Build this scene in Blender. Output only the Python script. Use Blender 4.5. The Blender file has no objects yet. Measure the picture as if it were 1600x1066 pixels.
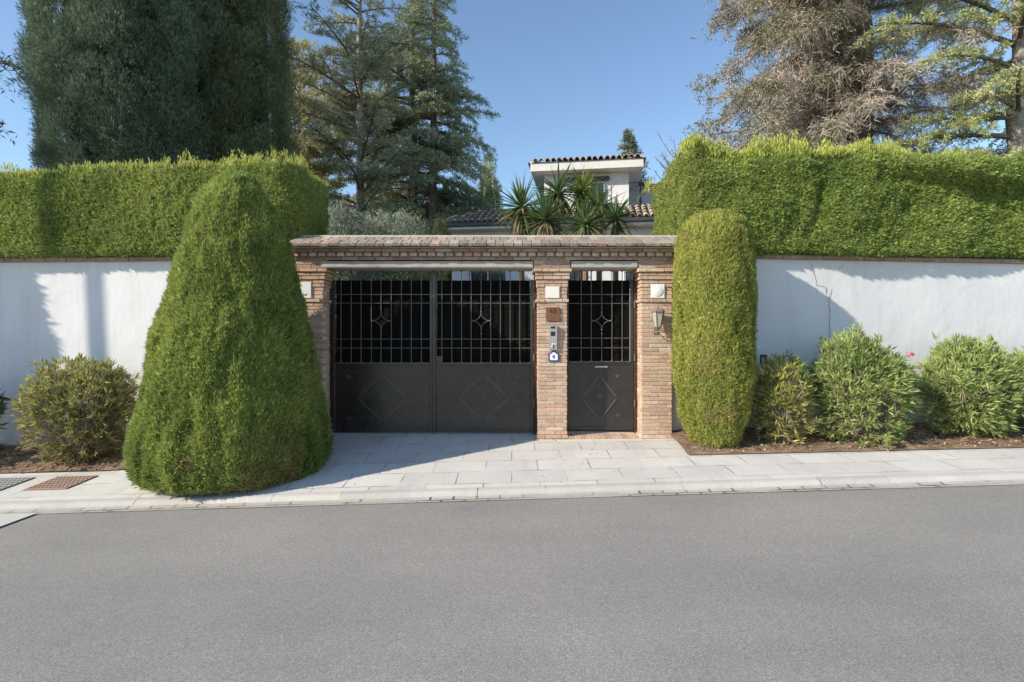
import bpy, math, random
import numpy as np
from mathutils import Vector, Matrix
random.seed(7)
rng = np.random.default_rng(11)
SC = bpy.context.scene
COL = SC.collection
# ------------------------------------------------------------------ camera, sky, sun, exposure
CH = 1.45
cam = bpy.data.cameras.new('camera'); co = bpy.data.objects.new('camera', cam); COL.objects.link(co)
co.location = (0, 0, CH); co.rotation_euler = (math.radians(90), 0, 0)
cam.lens = 19.125; cam.sensor_width = 36; cam.shift_y = -13/1600; cam.clip_end = 2000; cam.clip_start = 0.05
SC.camera = co
SUN_EL = math.radians(29); SX, SY = -0.894, -0.447      # horizontal direction towards the sun
w = bpy.data.worlds.new('World'); SC.world = w; w.use_nodes = True
nt = w.node_tree; bg = nt.nodes['Background']
sky = nt.nodes.new('ShaderNodeTexSky'); sky.sky_type = 'NISHITA'; sky.sun_disc = False
sky.sun_elevation = SUN_EL; sky.sun_rotation = math.atan2(SX, SY)
sky.air_density = 1.15; sky.dust_density = 0.15; sky.ozone_density = 3.0
nt.links.new(sky.outputs[0], bg.inputs[0]); bg.inputs[1].default_value = 0.127
sl = bpy.data.lights.new('sun', 'SUN'); so = bpy.data.objects.new('sun', sl); COL.objects.link(so)
sl.energy = 4.0; sl.angle = math.radians(0.55); sl.color = (1.0, 0.90, 0.74)
sd = Vector((SX*math.cos(SUN_EL), SY*math.cos(SUN_EL), math.sin(SUN_EL)))
so.rotation_euler = sd.to_track_quat('Z', 'Y').to_euler()
SC.view_settings.view_transform = 'Standard'; SC.view_settings.look = 'None'
SC.view_settings.gamma = 1; SC.view_settings.exposure = 0.67
SC.view_settings.use_curve_mapping = False
F = 850.0
def PX(px, Y): return (px-800)/F*Y
def PZ(py, Y): return CH-(py-520)/F*Y
# ------------------------------------------------------------------ helpers
def tag(o, label=None, cat=None, group=None, kind=None):
    if label: o['label'] = label
    if cat: o['category'] = cat
    if group: o['group'] = group
    if kind: o['kind'] = kind
    return o
def thing(name, label, cat, loc=(0,0,0), rz=0, group=None):
    o = bpy.data.objects.new(name, None); COL.objects.link(o)
    o.location = loc; o.rotation_euler = (0, 0, rz); o.empty_display_size = .1
    return tag(o, label, cat, group)
def relto(parent):
    if parent is None: return None
    return Matrix.LocRotScale(parent.location, parent.rotation_euler, None).inverted()
def link(name, me, m, parent=None, world=True, smooth=False):
    o = bpy.data.objects.new(name, me); COL.objects.link(o)
    if m: me.materials.append(m)
    if parent is not None:
        o.parent = parent
        if world:                      # the mesh was built in world coordinates
            root = parent
            while root.parent: root = root.parent
            me.transform(relto(root))
    if smooth:
        me.polygons.foreach_set('use_smooth', [True]*len(me.polygons))
    return o
class MB:
    def __init__(s): s.v = []; s.f = []; s.c = []; s.cc = (1,1,1)
    def add(s, vs, fs, c=None):
        n = len(s.v); s.v += [tuple(p) for p in vs]; s.f += [tuple(i+n for i in f) for f in fs]
        s.c += [c or s.cc]*len(vs); return s
    def box(s, x0, x1, y0, y1, z0, z1, c=None, M=None, b=0):
        if b > 0:
            vs = []; fs = []
            xs = ((x0, y0), (x1, y0), (x1, y1), (x0, y1))
            def ring(z, i): return [(x0+i, y0+i, z), (x1-i, y0+i, z), (x1-i, y1-i, z), (x0+i, y1-i, z)]
            # octagonal rings: chamfered vertical edges too
            def ring8(z, i):
                a0, a1, b0, b1 = x0+i, x1-i, y0+i, y1-i
                return [(a0+b, b0, z), (a1-b, b0, z), (a1, b0+b, z), (a1, b1-b, z), (a1-b, b1, z), (a0+b, b1, z), (a0, b1-b, z), (a0, b0+b, z)]
            vs = ring8(z0, b) + ring8(z0+b, 0) + ring8(z1-b, 0) + ring8(z1, b)
            for r in range(3):
                for k in range(8):
                    fs.append((r*8+k, r*8+(k+1) % 8, r*8+8+(k+1) % 8, r*8+8+k))
            fs.append(tuple(range(7, -1, -1))); fs.append(tuple(range(24, 32)))
        else:
            vs = [(x0,y0,z0),(x1,y0,z0),(x1,y1,z0),(x0,y1,z0),(x0,y0,z1),(x1,y0,z1),(x1,y1,z1),(x0,y1,z1)]
            fs = [(0,3,2,1),(4,5,6,7),(0,1,5,4),(1,2,6,5),(2,3,7,6),(3,0,4,7)]
        if M is not None: vs = [tuple(M @ Vector(p)) for p in vs]
        return s.add(vs, fs, c)
    def tube(s, pts, rad, n=8, c=None, cap=True):
        pts = [Vector(p) for p in pts]
        if not isinstance(rad, (list, tuple)): rad = [rad]*len(pts)
        vs = []; fs = []
        t0 = (pts[1]-pts[0]).normalized()
        a = t0.orthogonal().normalized()
        for i, p in enumerate(pts):
            t = (pts[min(i+1, len(pts)-1)]-pts[max(i-1, 0)]).normalized()
            a = (a-t*a.dot(t))
            if a.length < 1e-6: a = t.orthogonal()
            a.normalize(); b = t.cross(a)
            for k in range(n):
                th = 2*math.pi*k/n
                vs.append(p+(a*math.cos(th)+b*math.sin(th))*rad[i])
        for i in range(len(pts)-1):
            for k in range(n):
                fs.append((i*n+k, i*n+(k+1) % n, (i+1)*n+(k+1) % n, (i+1)*n+k))
        if cap: fs.append(tuple(range(n-1, -1, -1))); fs.append(tuple((len(pts)-1)*n+k for k in range(n)))
        return s.add(vs, fs, c)
    def lathe(s, cx, cy, prof, n=24, c=None, axis='z'):
        vs = []; fs = []
        for r, z in prof:
            for k in range(n):
                th = 2*math.pi*k/n
                if axis == 'z': vs.append((cx+r*math.cos(th), cy+r*math.sin(th), z))
                else: vs.append((cx+r*math.cos(th), z, cy+r*math.sin(th)))     # axis y: cy is a height
        for i in range(len(prof)-1):
            for k in range(n):
                q = (i*n+k, i*n+(k+1) % n, (i+1)*n+(k+1) % n, (i+1)*n+k)
                fs.append(q if axis == 'z' else q[::-1])
        fs.append(tuple(range(n-1, -1, -1)) if axis == 'z' else tuple(range(n)))
        e = tuple((len(prof)-1)*n+k for k in range(n)); fs.append(e if axis == 'z' else e[::-1])
        return s.add(vs, fs, c)
    def build(s, name, m, parent=None, smooth=False, world=True):
        me = bpy.data.meshes.new(name); me.from_pydata(s.v, [], s.f); me.update()
        ca = me.color_attributes.new('tint', 'FLOAT_COLOR', 'POINT')
        a = np.ones((len(s.v), 4), dtype=np.float32); a[:, :3] = np.array(s.c, dtype=np.float32).reshape(-1, 3)
        ca.data.foreach_set('color', a.ravel())
        return link(name, me, m, parent, world, smooth)
def nrm(a): return a/np.maximum(np.linalg.norm(a, axis=-1, keepdims=True), 1e-9)
class LF:
    """a cloud of small leaf-shaped quads, built as ONE mesh"""
    def __init__(s): s.V = []; s.C = []
    def add(s, P, D, L, W, C, side=None, mid=.45):
        n = len(P); P = np.asarray(P, float); D = nrm(np.asarray(D, float))
        L = np.broadcast_to(np.asarray(L, float), (n,))[:, None]; W = np.broadcast_to(np.asarray(W, float), (n,))[:, None]
        R = rng.normal(size=(n, 3)) if side is None else side
        S = nrm(np.cross(D, R))
        V = np.stack([P, P+D*L*mid+S*W*.5, P+D*L, P+D*L*mid-S*W*.5], axis=1)
        s.V.append(V); C = np.broadcast_to(np.asarray(C, float), (n, 3))
        s.C.append(np.repeat(C[:, None, :], 4, axis=1)); return s
    def build(s, name, m, parent=None, keep=None):
        V = np.concatenate(s.V).reshape(-1, 3).astype(np.float32); C = np.concatenate(s.C).reshape(-1, 3)
        n = len(V); me = bpy.data.meshes.new(name)
        me.vertices.add(n); me.vertices.foreach_set('co', V.ravel())
        me.loops.add(n); me.loops.foreach_set('vertex_index', np.arange(n, dtype=np.int32))
        me.polygons.add(n//4); me.polygons.foreach_set('loop_start', np.arange(0, n, 4, dtype=np.int32))
        me.update(calc_edges=True)
        ca = me.color_attributes.new('tint', 'FLOAT_COLOR', 'POINT')
        a = np.ones((n, 4), dtype=np.float32); a[:, :3] = C; ca.data.foreach_set('color', a.ravel())
        print('leaves', name, n//4)
        return link(name, me, m, parent)
def vnoise(p, sc, seed=0):
    p = np.asarray(p, float)/sc+seed*17.31; i = np.floor(p).astype(np.int64); f = p-i; f = f*f*(3-2*f)
    def h(x, y, z):
        n = (x*374761393+y*668265263+z*2147483647+seed*974711) & 0xffffffff
        n = ((n ^ (n >> 13))*1274126177) & 0xffffffff
        return ((n ^ (n >> 16)) & 0xffff)/65535.0
    r = 0
    for a in (0, 1):
        for b in (0, 1):
            for c in (0, 1):
                wgt = (f[..., 0] if a else 1-f[..., 0])*(f[..., 1] if b else 1-f[..., 1])*(f[..., 2] if c else 1-f[..., 2])
                r = r+wgt*h(i[..., 0]+a, i[..., 1]+b, i[..., 2]+c)
    return r
def fbm(p, sc, seed=0): return (vnoise(p, sc, seed)*.55+vnoise(p, sc*.48, seed+1)*.3+vnoise(p, sc*.22, seed+2)*.15)
def lerp(a, b, t): return a+(b-a)*t
# ------------------------------------------------------------------ materials
def nodes(name, rough=.6, spec=.3, metal=0):
    m = bpy.data.materials.new(name); m.use_nodes = True
    b = m.node_tree.nodes['Principled BSDF']
    b.inputs['Roughness'].default_value = rough; b.inputs['Metallic'].default_value = metal
    b.inputs['Specular IOR Level'].default_value = spec
    return m, m.node_tree, b
def noise_node(t, scale, detail=4, rough=.6, obj=True, mp=None):
    n = t.nodes.new('ShaderNodeTexNoise'); n.inputs['Scale'].default_value = scale
    n.inputs['Detail'].default_value = detail; n.inputs['Roughness'].default_value = rough
    tc = t.nodes.new('ShaderNodeTexCoord')
    if mp:
        mm = t.nodes.new('ShaderNodeMapping'); mm.inputs['Scale'].default_value = mp
        t.links.new(tc.outputs['Object'], mm.inputs[0]); t.links.new(mm.outputs[0], n.inputs['Vector'])
    else: t.links.new(tc.outputs['Object'], n.inputs['Vector'])
    return n
def ramp(t, src, stops):
    r = t.nodes.new('ShaderNodeValToRGB'); e = r.color_ramp.elements
    while len(e) < len(stops): e.new(.5)
    for k, (p, c) in enumerate(stops):
        e[k].position = p; e[k].color = (*c, 1) if len(c) == 3 else c
    t.links.new(src, r.inputs[0]); return r.outputs[0]
def mix(t, a, b, fac, mode='MIX'):
    m = t.nodes.new('ShaderNodeMix'); m.data_type = 'RGBA'; m.blend_type = mode
    if isinstance(fac, (int, float)): m.inputs['Factor'].default_value = fac
    else: t.links.new(fac, m.inputs['Factor'])
    for s_, k in ((a, 6), (b, 7)):
        if isinstance(s_, tuple): m.inputs[k].default_value = (*s_, 1)
        else: t.links.new(s_, m.inputs[k])
    return m.outputs[2]
def bump(t, b, src, dist, strength=.6):
    n = t.nodes.new('ShaderNodeBump'); n.inputs['Distance'].default_value = dist; n.inputs['Strength'].default_value = strength
    t.links.new(src, n.inputs['Height']); t.links.new(n.outputs[0], b.inputs['Normal']); return n
def simple(name, c1, c2, scale=8, rough=.6, spec=.3, metal=0, bd=0, bs=40, tint=False, detail=5):
    m, t, b = nodes(name, rough, spec, metal)
    n = noise_node(t, scale, detail)
    c = ramp(t, n.outputs[0], [(.3, c1), (.7, c2)])
    if tint:
        a = t.nodes.new('ShaderNodeAttribute'); a.attribute_name = 'tint'
        c = mix(t, c, a.outputs[0], 1.0, 'MULTIPLY')
    t.links.new(c, b.inputs['Base Color'])
    if bd: bump(t, b, noise_node(t, bs, 4).outputs[0], bd)
    return m
def foliage(name, trans=.3, rough=.55, spec=.25):
    m, t, b = nodes(name, rough, spec)
    a = t.nodes.new('ShaderNodeAttribute'); a.attribute_name = 'tint'
    t.links.new(a.outputs[0], b.inputs['Base Color'])
    if trans:
        tr = t.nodes.new('ShaderNodeBsdfTranslucent'); t.links.new(a.outputs[0], tr.inputs[0])
        ms = t.nodes.new('ShaderNodeMixShader'); ms.inputs[0].default_value = trans
        t.links.new(b.outputs[0], ms.inputs[1]); t.links.new(tr.outputs[0], ms.inputs[2])
        t.links.new(ms.outputs[0], t.nodes['Material Output'].inputs[0])
    return m
M_leaf = foliage('leaf', .38); M_needle = foliage('needle', .2); M_twig = foliage('twig', 0, .85, .1)
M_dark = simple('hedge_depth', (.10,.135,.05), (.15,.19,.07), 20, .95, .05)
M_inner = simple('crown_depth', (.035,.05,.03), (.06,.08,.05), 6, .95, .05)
M_bark = simple('bark', (.10,.08,.065), (.24,.20,.165), 9, .9, .1, bd=.02, bs=14)
M_bark2 = simple('pale_bark', (.22,.19,.16), (.42,.38,.33), 9, .9, .1, bd=.02, bs=14)
M_brick = simple('brick', (.70,.66,.62), (1.05,1.05,1.05), 26, .9, .15, bd=.006, bs=120, tint=True)
M_cop = simple('coping_brick', (.42,.40,.38), (1.35,1.3,1.25), 34, .95, .1, bd=.012, bs=60, tint=True, detail=8)
M_mortar = simple('mortar', (.52,.46,.38), (.68,.61,.52), 30, .95, .1, bd=.004, bs=150)
M_plaster_p = simple('lintel_plaster', (.36,.33,.295), (.47,.44,.395), 6, .85, .2, bd=.002, bs=60)
M_white = simple('white_tile', (.72,.73,.74), (.82,.83,.84), 20, .3, .5)
M_ivory = simple('ivory_tile', (.70,.68,.60), (.80,.78,.71), 30, .35, .5)
M_cream = simple('weathered_white', (.62,.62,.60), (.74,.74,.72), 3, .8, .2, bd=.003, bs=30)
M_brownpl = simple('brown_plate', (.15,.065,.04), (.20,.09,.055), 30, .5, .4)
M_darkbrown = simple('dark_brown', (.05,.02,.014), (.07,.03,.02), 30, .6, .3)
M_alu = simple('aluminium', (.50,.50,.50), (.62,.62,.62), 40, .38, .5, metal=.7)
M_blk = simple('black_plastic', (.015,.015,.017), (.03,.03,.032), 40, .4, .5)
M_blue = simple('blue_glaze', (.02,.035,.16), (.035,.05,.22), 40, .25, .5)
M_iron = simple('lantern_iron', (.16,.15,.13), (.30,.28,.25), 60, .6, .4, metal=.3)
M_rust = simple('rusty_brown_post', (.035,.018,.013), (.07,.035,.025), 14, .55, .4)
M_gutter = simple('gutter_paint', (.035,.04,.05), (.06,.065,.075), 10, .5, .4)
M_glass = simple('window_glass', (.02,.025,.03), (.05,.055,.06), 2, .08, .8)
M_frost = simple('lantern_glass', (.34,.32,.26), (.47,.44,.37), 20, .25, .5)
M_tile = simple('roof_tile', (.75,.75,.75), (1.1,1.08,1.05), 9, .9, .15, bd=.01, bs=30, tint=True)
M_pink = foliage('petal', .4)
M_grate_r = simple('reddish_grate', (.34,.22,.17), (.46,.33,.27), 30, .8, .2)
M_grate_g = simple('grey_grate', (.34,.33,.31), (.46,.45,.43), 30, .8, .2)
# gate paint: dark satin with faint dust and rub marks
def gate_paint(name, c1, c2, rough):
    m, t, b = nodes(name, rough, .7)
    n = noise_node(t, 1.7, 5, .65); t.links.new(ramp(t, n.outputs[0], [(.3, c1), (.75, c2)]), b.inputs['Base Color'])
    n2 = noise_node(t, 6, 6, .7); r = t.nodes.new('ShaderNodeMapRange')
    r.inputs[1].default_value = .3; r.inputs[2].default_value = .7; r.inputs[3].default_value = rough-.07; r.inputs[4].default_value = rough+.12
    t.links.new(n2.outputs[0], r.inputs[0]); t.links.new(r.outputs[0], b.inputs['Roughness'])
    bump(t, b, noise_node(t, 2.2, 2).outputs[0], .006, .5)
    return m
M_gate = gate_paint('gate_paint', (.023,.018,.0165), (.036,.029,.026), .25)
M_sheet = simple('gate_sheet', (.005,.005,.005), (.008,.0075,.0075), 3, .8, .08)
M_bar = simple('gate_bar_paint', (.10,.088,.076), (.16,.142,.122), 30, .45, .5, metal=.2)
# white render with weather marks
m, t, b = nodes('white_render', .85, .2); M_wall = m
n = noise_node(t, .9, 6, .6); n2 = noise_node(t, 5, 6, .6, mp=(1, 1, .12))
c = mix(t, ramp(t, n.outputs[0], [(.3, (.65,.65,.67)), (.7, (.74,.74,.755))]), (.50,.485,.46), ramp(t, n2.outputs[0], [(.50, (0,0,0)), (.80, (.42,.42,.42))]))
sep = t.nodes.new('ShaderNodeSeparateXYZ'); tc = t.nodes.new('ShaderNodeTexCoord'); t.links.new(tc.outputs['Object'], sep.inputs[0])
mr = t.nodes.new('ShaderNodeMapRange'); mr.inputs[1].default_value = .45; mr.inputs[2].default_value = -.1; mr.inputs[3].default_value = 0; mr.inputs[4].default_value = 1; t.links.new(sep.outputs[2], mr.inputs[0])
dn = noise_node(t, 5, 6, .7); ml = t.nodes.new('ShaderNodeMath'); ml.operation = 'MULTIPLY'; t.links.new(mr.outputs[0], ml.inputs[0]); t.links.new(ramp(t, dn.outputs[0], [(.35, (0,0,0)), (.7, (.75,.75,.75))]), ml.inputs[1])
c = mix(t, c, (.47,.41,.34), ml.outputs[0])
t.links.new(c, b.inputs['Base Color']); bump(t, b, noise_node(t, 3.5, 8, .65).outputs[0], .022, .5)
# asphalt
m, t, b = nodes('asphalt', .88, .25); M_road = m
g = noise_node(t, 145, 3, .75); big = noise_node(t, .5, 4, .6); vor = t.nodes.new('ShaderNodeTexVoronoi'); vor.inputs['Scale'].default_value = 140
tc = t.nodes.new('ShaderNodeTexCoord'); t.links.new(tc.outputs['Object'], vor.inputs['Vector'])
c = ramp(t, g.outputs[0], [(.28, (.17,.163,.153)), (.5, (.278,.265,.249)), (.72, (.425,.405,.38))])
c = mix(t, c, ramp(t, vor.outputs['Color'], [(.1, (.72,.72,.72)), (.55, (1,1,1)), (.95, (1.5,1.48,1.43))]), .6, 'MULTIPLY')
c = mix(t, c, ramp(t, big.outputs[0], [(.3, (.88,.88,.89)), (.7, (1.1,1.09,1.07))]), 1.0, 'MULTIPLY')
t.links.new(c, b.inputs['Base Color']); lane = noise_node(t, 1, 3, .5, mp=(.12, 1.6, 1)); c2 = mix(t, c, ramp(t, lane.outputs[0], [(.35, (.95,.95,.955)), (.65, (1.04,1.04,1.035))]), 1.0, 'MULTIPLY')
sp = noise_node(t, 2.6, 2, .5); c2 = mix(t, c2, (.13,.127,.124), ramp(t, sp.outputs[0], [(.73, (0,0,0)), (.78, (.15,.15,.15))]))
t.links.new(c2, b.inputs['Base Color'])
bump(t, b, g.outputs[0], .004, .6)
# paving with joints
def paving(name, c1, c2, cj, bw, rh, mort, rot=0, wob=.004, jfac=.8, off=.5):
    m, t, b = nodes(name, .8, .25)
    tc = t.nodes.new('ShaderNodeTexCoord'); mp = t.nodes.new('ShaderNodeMapping'); mp.inputs['Rotation'].default_value = (0, 0, rot)
    t.links.new(tc.outputs['Object'], mp.inputs[0])
    br = t.nodes.new('ShaderNodeTexBrick'); br.inputs['Scale'].default_value = 1
    br.inputs['Brick Width'].default_value = bw; br.inputs['Row Height'].default_value = rh
    br.inputs['Mortar Size'].default_value = mort; br.inputs['Mortar Smooth'].default_value = .4; br.offset = off
    br.inputs['Color1'].default_value = (.9,.9,.9,1); br.inputs['Color2'].default_value = (1.06,1.05,1.04,1); br.inputs['Mortar'].default_value = (1,1,1,1)
    br.inputs['Bias'].default_value = .1
    t.links.new(mp.outputs[0], br.inputs['Vector'])
    n = noise_node(t, 1.1, 7, .7); sp = noise_node(t, 70, 3, .7)
    c = ramp(t, n.outputs[0], [(.3, c1), (.7, c2)])
    c = mix(t, c, br.outputs['Color'], 1.0, 'MULTIPLY')
    c = mix(t, c, ramp(t, sp.outputs[0], [(.3, (.88,.88,.87)), (.7, (1.08,1.08,1.08))]), 1.0, 'MULTIPLY')
    st = noise_node(t, 3.1, 5, .7)
    c = mix(t, c, tuple(.62*x for x in c1), ramp(t, st.outputs[0], [(.60, (0,0,0)), (.80, (.55,.55,.55))]))
    s2 = noise_node(t, 1, 4, .6, mp=(2.2, .45, 1)); c = mix(t, c, tuple(.80*x for x in c1), ramp(t, s2.outputs[0], [(.54, (0,0,0)), (.72, (.5,.5,.5))]))
    jn = noise_node(t, 2.3, 4, .6)       # joints are open in places and filled in others
    ml = t.nodes.new('ShaderNodeMath'); ml.operation = 'MULTIPLY'; t.links.new(br.outputs['Fac'], ml.inputs[0])
    t.links.new(ramp(t, jn.outputs[0], [(.42, (.12,.12,.12)), (.62, (jfac,)*3)]), ml.inputs[1])
    c = mix(t, c, cj, ml.outputs[0])
    t.links.new(c, b.inputs['Base Color'])
    bn = bump(t, b, ml.outputs[0], .01, -0.6 if False else .6); bn.invert = True
    return m
M_pave = paving('stone_paving', (.55,.53,.505), (.66,.64,.615), (.16,.145,.125), .60, .385, .008)
M_kerbm = paving('kerb_stone', (.45,.425,.395), (.56,.535,.505), (.14,.12,.10), .70, 9, .008)
M_gutm = paving('gutter_setts', (.40,.37,.335), (.52,.49,.455), (.10,.085,.07), .235, .088, .014, jfac=1)
M_conc = simple('concrete', (.46,.45,.43), (.56,.55,.53), 2, .85, .2, bd=.003, bs=60)
M_soil = simple('soil', (.13,.088,.06), (.34,.25,.18), 7, .95, .05, bd=.03, bs=25)
M_gard = simple('garden_ground', (.10,.10,.05), (.18,.15,.09), 1.5, .95, .05, bd=.03, bs=12)
# ------------------------------------------------------------------ ground
def sl_(x): x = np.clip(x, -25, 25); return x
def zk(x): return -.20+.03*sl_(x)
ZW = [(-25,-.7),(-8,-.26),(-5,-.2),(-3,-.03),(.5,0.0),(2.5,.02),(6,.07),(12,.2),(25,.5)]
def zw(x): return np.interp(x, [a for a, _ in ZW], [b for _, b in ZW])
def zs(x, y): t_ = np.clip((y-5.64)/(7.7-5.64), 0, 1.3); return lerp(zk(x)+.05, zw(x), t_)
def grid(name, xs, ys, zf, m, kind='structure'):
    X, Y = np.meshgrid(xs, ys); Z = zf(X, Y); mb = MB()
    nx, ny = len(xs), len(ys)
    vs = list(zip(X.ravel().tolist(), Y.ravel().tolist(), np.asarray(Z).ravel().tolist()))
    fs = [(j*nx+i, j*nx+i+1, (j+1)*nx+i+1, (j+1)*nx+i) for j in range(ny-1) for i in range(nx-1)]
    mb.add(vs, fs); o = mb.build(name, m, smooth=True); tag(o, kind=kind); return o
def terr(x, y):
    a = zk(x)-.06; bk = zw(x)-.02
    t_ = np.clip((y-6.0)/1.8, 0, 1); z = lerp(a, bk, t_)
    return z-np.where((y > 5.2) & (y < 7.7), .06, 0)
xs_far = np.concatenate([[-400,-150,-60,-35], np.arange(-25, 25.1, 1), [35,60,150,400]])
grid('ground', xs_far, np.array([-400,-100,-30,-10,-6,0,3,5.2,5.9,6.6,7.2,7.75,8.2,12,30,60,150,500]), terr, M_gard)
grid('road', np.arange(-60, 60.1, 2), np.array([-7,-3,0,2,3.5,4.5,5.36]), lambda x, y: zk(x)+.004*np.clip(4-y, 0, 1)*3, M_road)
grid('gutter', np.arange(-60, 60.1, 2), np.array([5.36,5.45,5.535]), lambda x, y: zk(x)+.004-.012*np.exp(-((y-5.45)/.05)**2), M_gutm)
def kerbz(x, y): return zk(x)+np.interp(y, [5.53,5.535,5.56,5.585,5.65], [-.02,.022,.042,.051,.054])
grid('kerb', np.arange(-60, 60.1, 2), np.array([5.53,5.535,5.56,5.585,5.65]), kerbz, M_kerbm)
grid('pavement', np.concatenate([np.arange(-60, -10, 5), np.arange(-10, 10.1, .5), np.arange(15, 61, 5)]), np.arange(5.65, 8.0, .25), lambda x, y: zs(x, y), M_pave)
# pale concrete across the road at the far left
mb = MB(); P = [(-4.70,2.0),(-4.66,5.355),(-30,5.355),(-30,-5.0),(-5.9,-5.0)]
mb.add([(x, y, float(zk(x))+.014+(.012 if y < 3.6 else 0)) for x, y in [(-6.2,-5.0),(-4.72,4.0),(-4.68,5.355),(-30,5.355),(-30,-5.0)]], [(0,1,2,3,4)])
tag(mb.build('side_road', M_conc), kind='structure')
# beds
def soil_sheet(xs, ys, fx0, seed):
    def zf(x, y):
        p = np.stack([x, y, x*0], -1)
        return zs(x, y)+.012+.05*fbm(p, .5, seed)*np.clip((y-6.62)/.15, 0, 1)+.05*np.clip((y-6.7)/.9, 0, 1)
    return zf
XL = np.concatenate([[-30,-20,-12], np.arange(-9.5, -2.9, .06)]); YL = np.arange(6.66, 7.95, .055)
grid('left_bed', XL, YL, soil_sheet(0, 0, 0, 3), M_soil)
xs = np.concatenate([np.linspace(0, 8, 110), [14, 25]]); ys = np.linspace(6.58, 7.95, 26)
mbx = MB(); zf = soil_sheet(0, 0, 0, 5); V = []
for y in ys:
    x0 = 2.13+.03*(y-6.58)
    for x in xs: V.append((x0+x, y, float(zf(np.array(x0+x), np.array(y)))))
nx = len(xs); mbx.add(V, [(j*nx+i, j*nx+i+1, (j+1)*nx+i+1, (j+1)*nx+i) for j in range(len(ys)-1) for i in range(nx-1)])
tag(mbx.build('right_bed', M_soil, smooth=True), kind='structure')
# leaf litter and pebbles
lf = LF()
for (x0, x1, n) in ((-9, -3.2, 2600), (2.3, 9.5, 4600)):
    x = rng.uniform(x0, x1, n); y = rng.uniform(6.66, 7.6, n); 
    z = zf(x, y)+.006
    D = rng.normal(size=(n, 3)); D[:, 2] = np.abs(D[:, 2])*.25
    c = np.array([.30,.20,.12])*rng.uniform(.45, 1.5, (n, 1))*np.array([1,1,1])
    lf.add(np.stack([x, y, z], -1), D, rng.uniform(.025, .10, n), rng.uniform(.008, .022, n), c, side=np.tile([0.1,0.1,1.0], (n, 1))+rng.normal(size=(n, 3))*.4)
tag(lf.build('leaf_litter', M_twig), 'dry brown fallen leaves scattered over the soil of the planting beds', 'leaf litter', kind='stuff')
mb = MB()
for k in range(900):
    x = random.choice((random.uniform(-9, -3.3), random.uniform(2.3, 9.3), random.uniform(2.3, 9.3))); y = random.uniform(6.64, 7.5); r = random.uniform(.004, .02)
    z = float(zf(np.array(x), np.array(y))); g_ = random.uniform(.5, 1.3)
    mb.lathe(x, y, [(r*.5, z-.003), (r, z+r*.3), (r*.55, z+r*.85)], 6, (.42*g_,.33*g_,.25*g_))
tag(mb.build('pebbles', M_twig), 'small clods and pebbles on the soil of the planting beds', 'pebbles', kind='stuff')
lf = LF(); n = 90
x = np.concatenate([rng.uniform(.3, 2.1, 45), rng.uniform(-5, 6, 45)]); y = rng.uniform(5.7, 7.3, n)
D = rng.normal(size=(n, 3)); D[:, 2] = np.abs(D[:, 2])*.1
lf.add(np.stack([x, y, zs(x, y)+.006], -1), D, rng.uniform(.015, .05, n), rng.uniform(.006, .014, n), np.array([.16,.12,.08])*rng.uniform(.5, 1.4, (n, 1)), side=np.tile([0.,0.,1.], (n, 1)))
tag(lf.build('fallen_leaves', M_twig), 'few small dry leaves dropped on the pale pavement', 'fallen leaves', kind='stuff')
# ------------------------------------------------------------------ garden walls
M_cap = simple('wall_cap_brick', (.26,.17,.125), (.42,.32,.26), 12, .9, .15, bd=.01, bs=30)
def garden_wall(label, pts, crack=False):
    t = thing('garden_wall', label, 'wall', (pts[0][0], pts[0][1], 0))
    mb = MB(); n = len(pts); V = []
    for (x, y, zt) in pts: V += [(x, y, zw(x)-.4), (x, y, zt), (x, y+.25, zt), (x, y+.25, zw(x)-.4)]
    fs = [(4*i+k, 4*i+4+k, 4*i+4+(k+1) % 4, 4*i+(k+1) % 4) for i in range(n-1) for k in range(4)]
    fs += [(3,2,1,0), (4*n-4, 4*n-3, 4*n-2, 4*n-1)]
    mb.add(V, fs); mb.build('render', M_wall, t)
    mb = MB()
    for i in range(n-1):                      # flat coping bricks, a little uneven
        a, b_ = Vector(pts[i]), Vector(pts[i+1]); L = (b_-a).length; k = int(L/.29)
        for j in range(k):
            p, q = a.lerp(b_, j/k), a.lerp(b_, (j+.97)/k); dz = random.uniform(-.003, .003); dy = random.uniform(-.006, .006)
            g_ = random.uniform(.75, 1.2)
            vs = [(p.x,p.y-.062+dy,p.z+.002+dz),(q.x,q.y-.062+dy,q.z+.002+dz),(q.x,q.y+.29,q.z+.002+dz),(p.x,p.y+.29,p.z+.002+dz)]
            vs += [(x_, y_, z_+.052) for x_, y_, z_ in vs]
            mb.add(vs, [(0,3,2,1),(4,5,6,7),(0,1,5,4),(1,2,6,5),(2,3,7,6),(3,0,4,7)], (g_, g_, g_))
    mb.build('coping', M_cap, t)
    return t
WL = [(-26,7.9,2.30),(-12,7.9,2.40),(-7.2,7.78,2.455),(-2.93,7.58,2.46)]
WR = [(2.20,7.60,2.49),(3.5,7.66,2.49),(7.7,7.98,2.455),(14,8.4,2.45),(26,9.0,2.6)]
wl = garden_wall('long white rendered garden wall on the left with a flat brick coping under the trimmed hedge', WL)
wr = garden_wall('long white rendered garden wall on the right with a jagged crack and brick coping', WR)
def wallY(x, W): return float(np.interp(x, [p[0] for p in W], [p[1] for p in W]))
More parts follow.
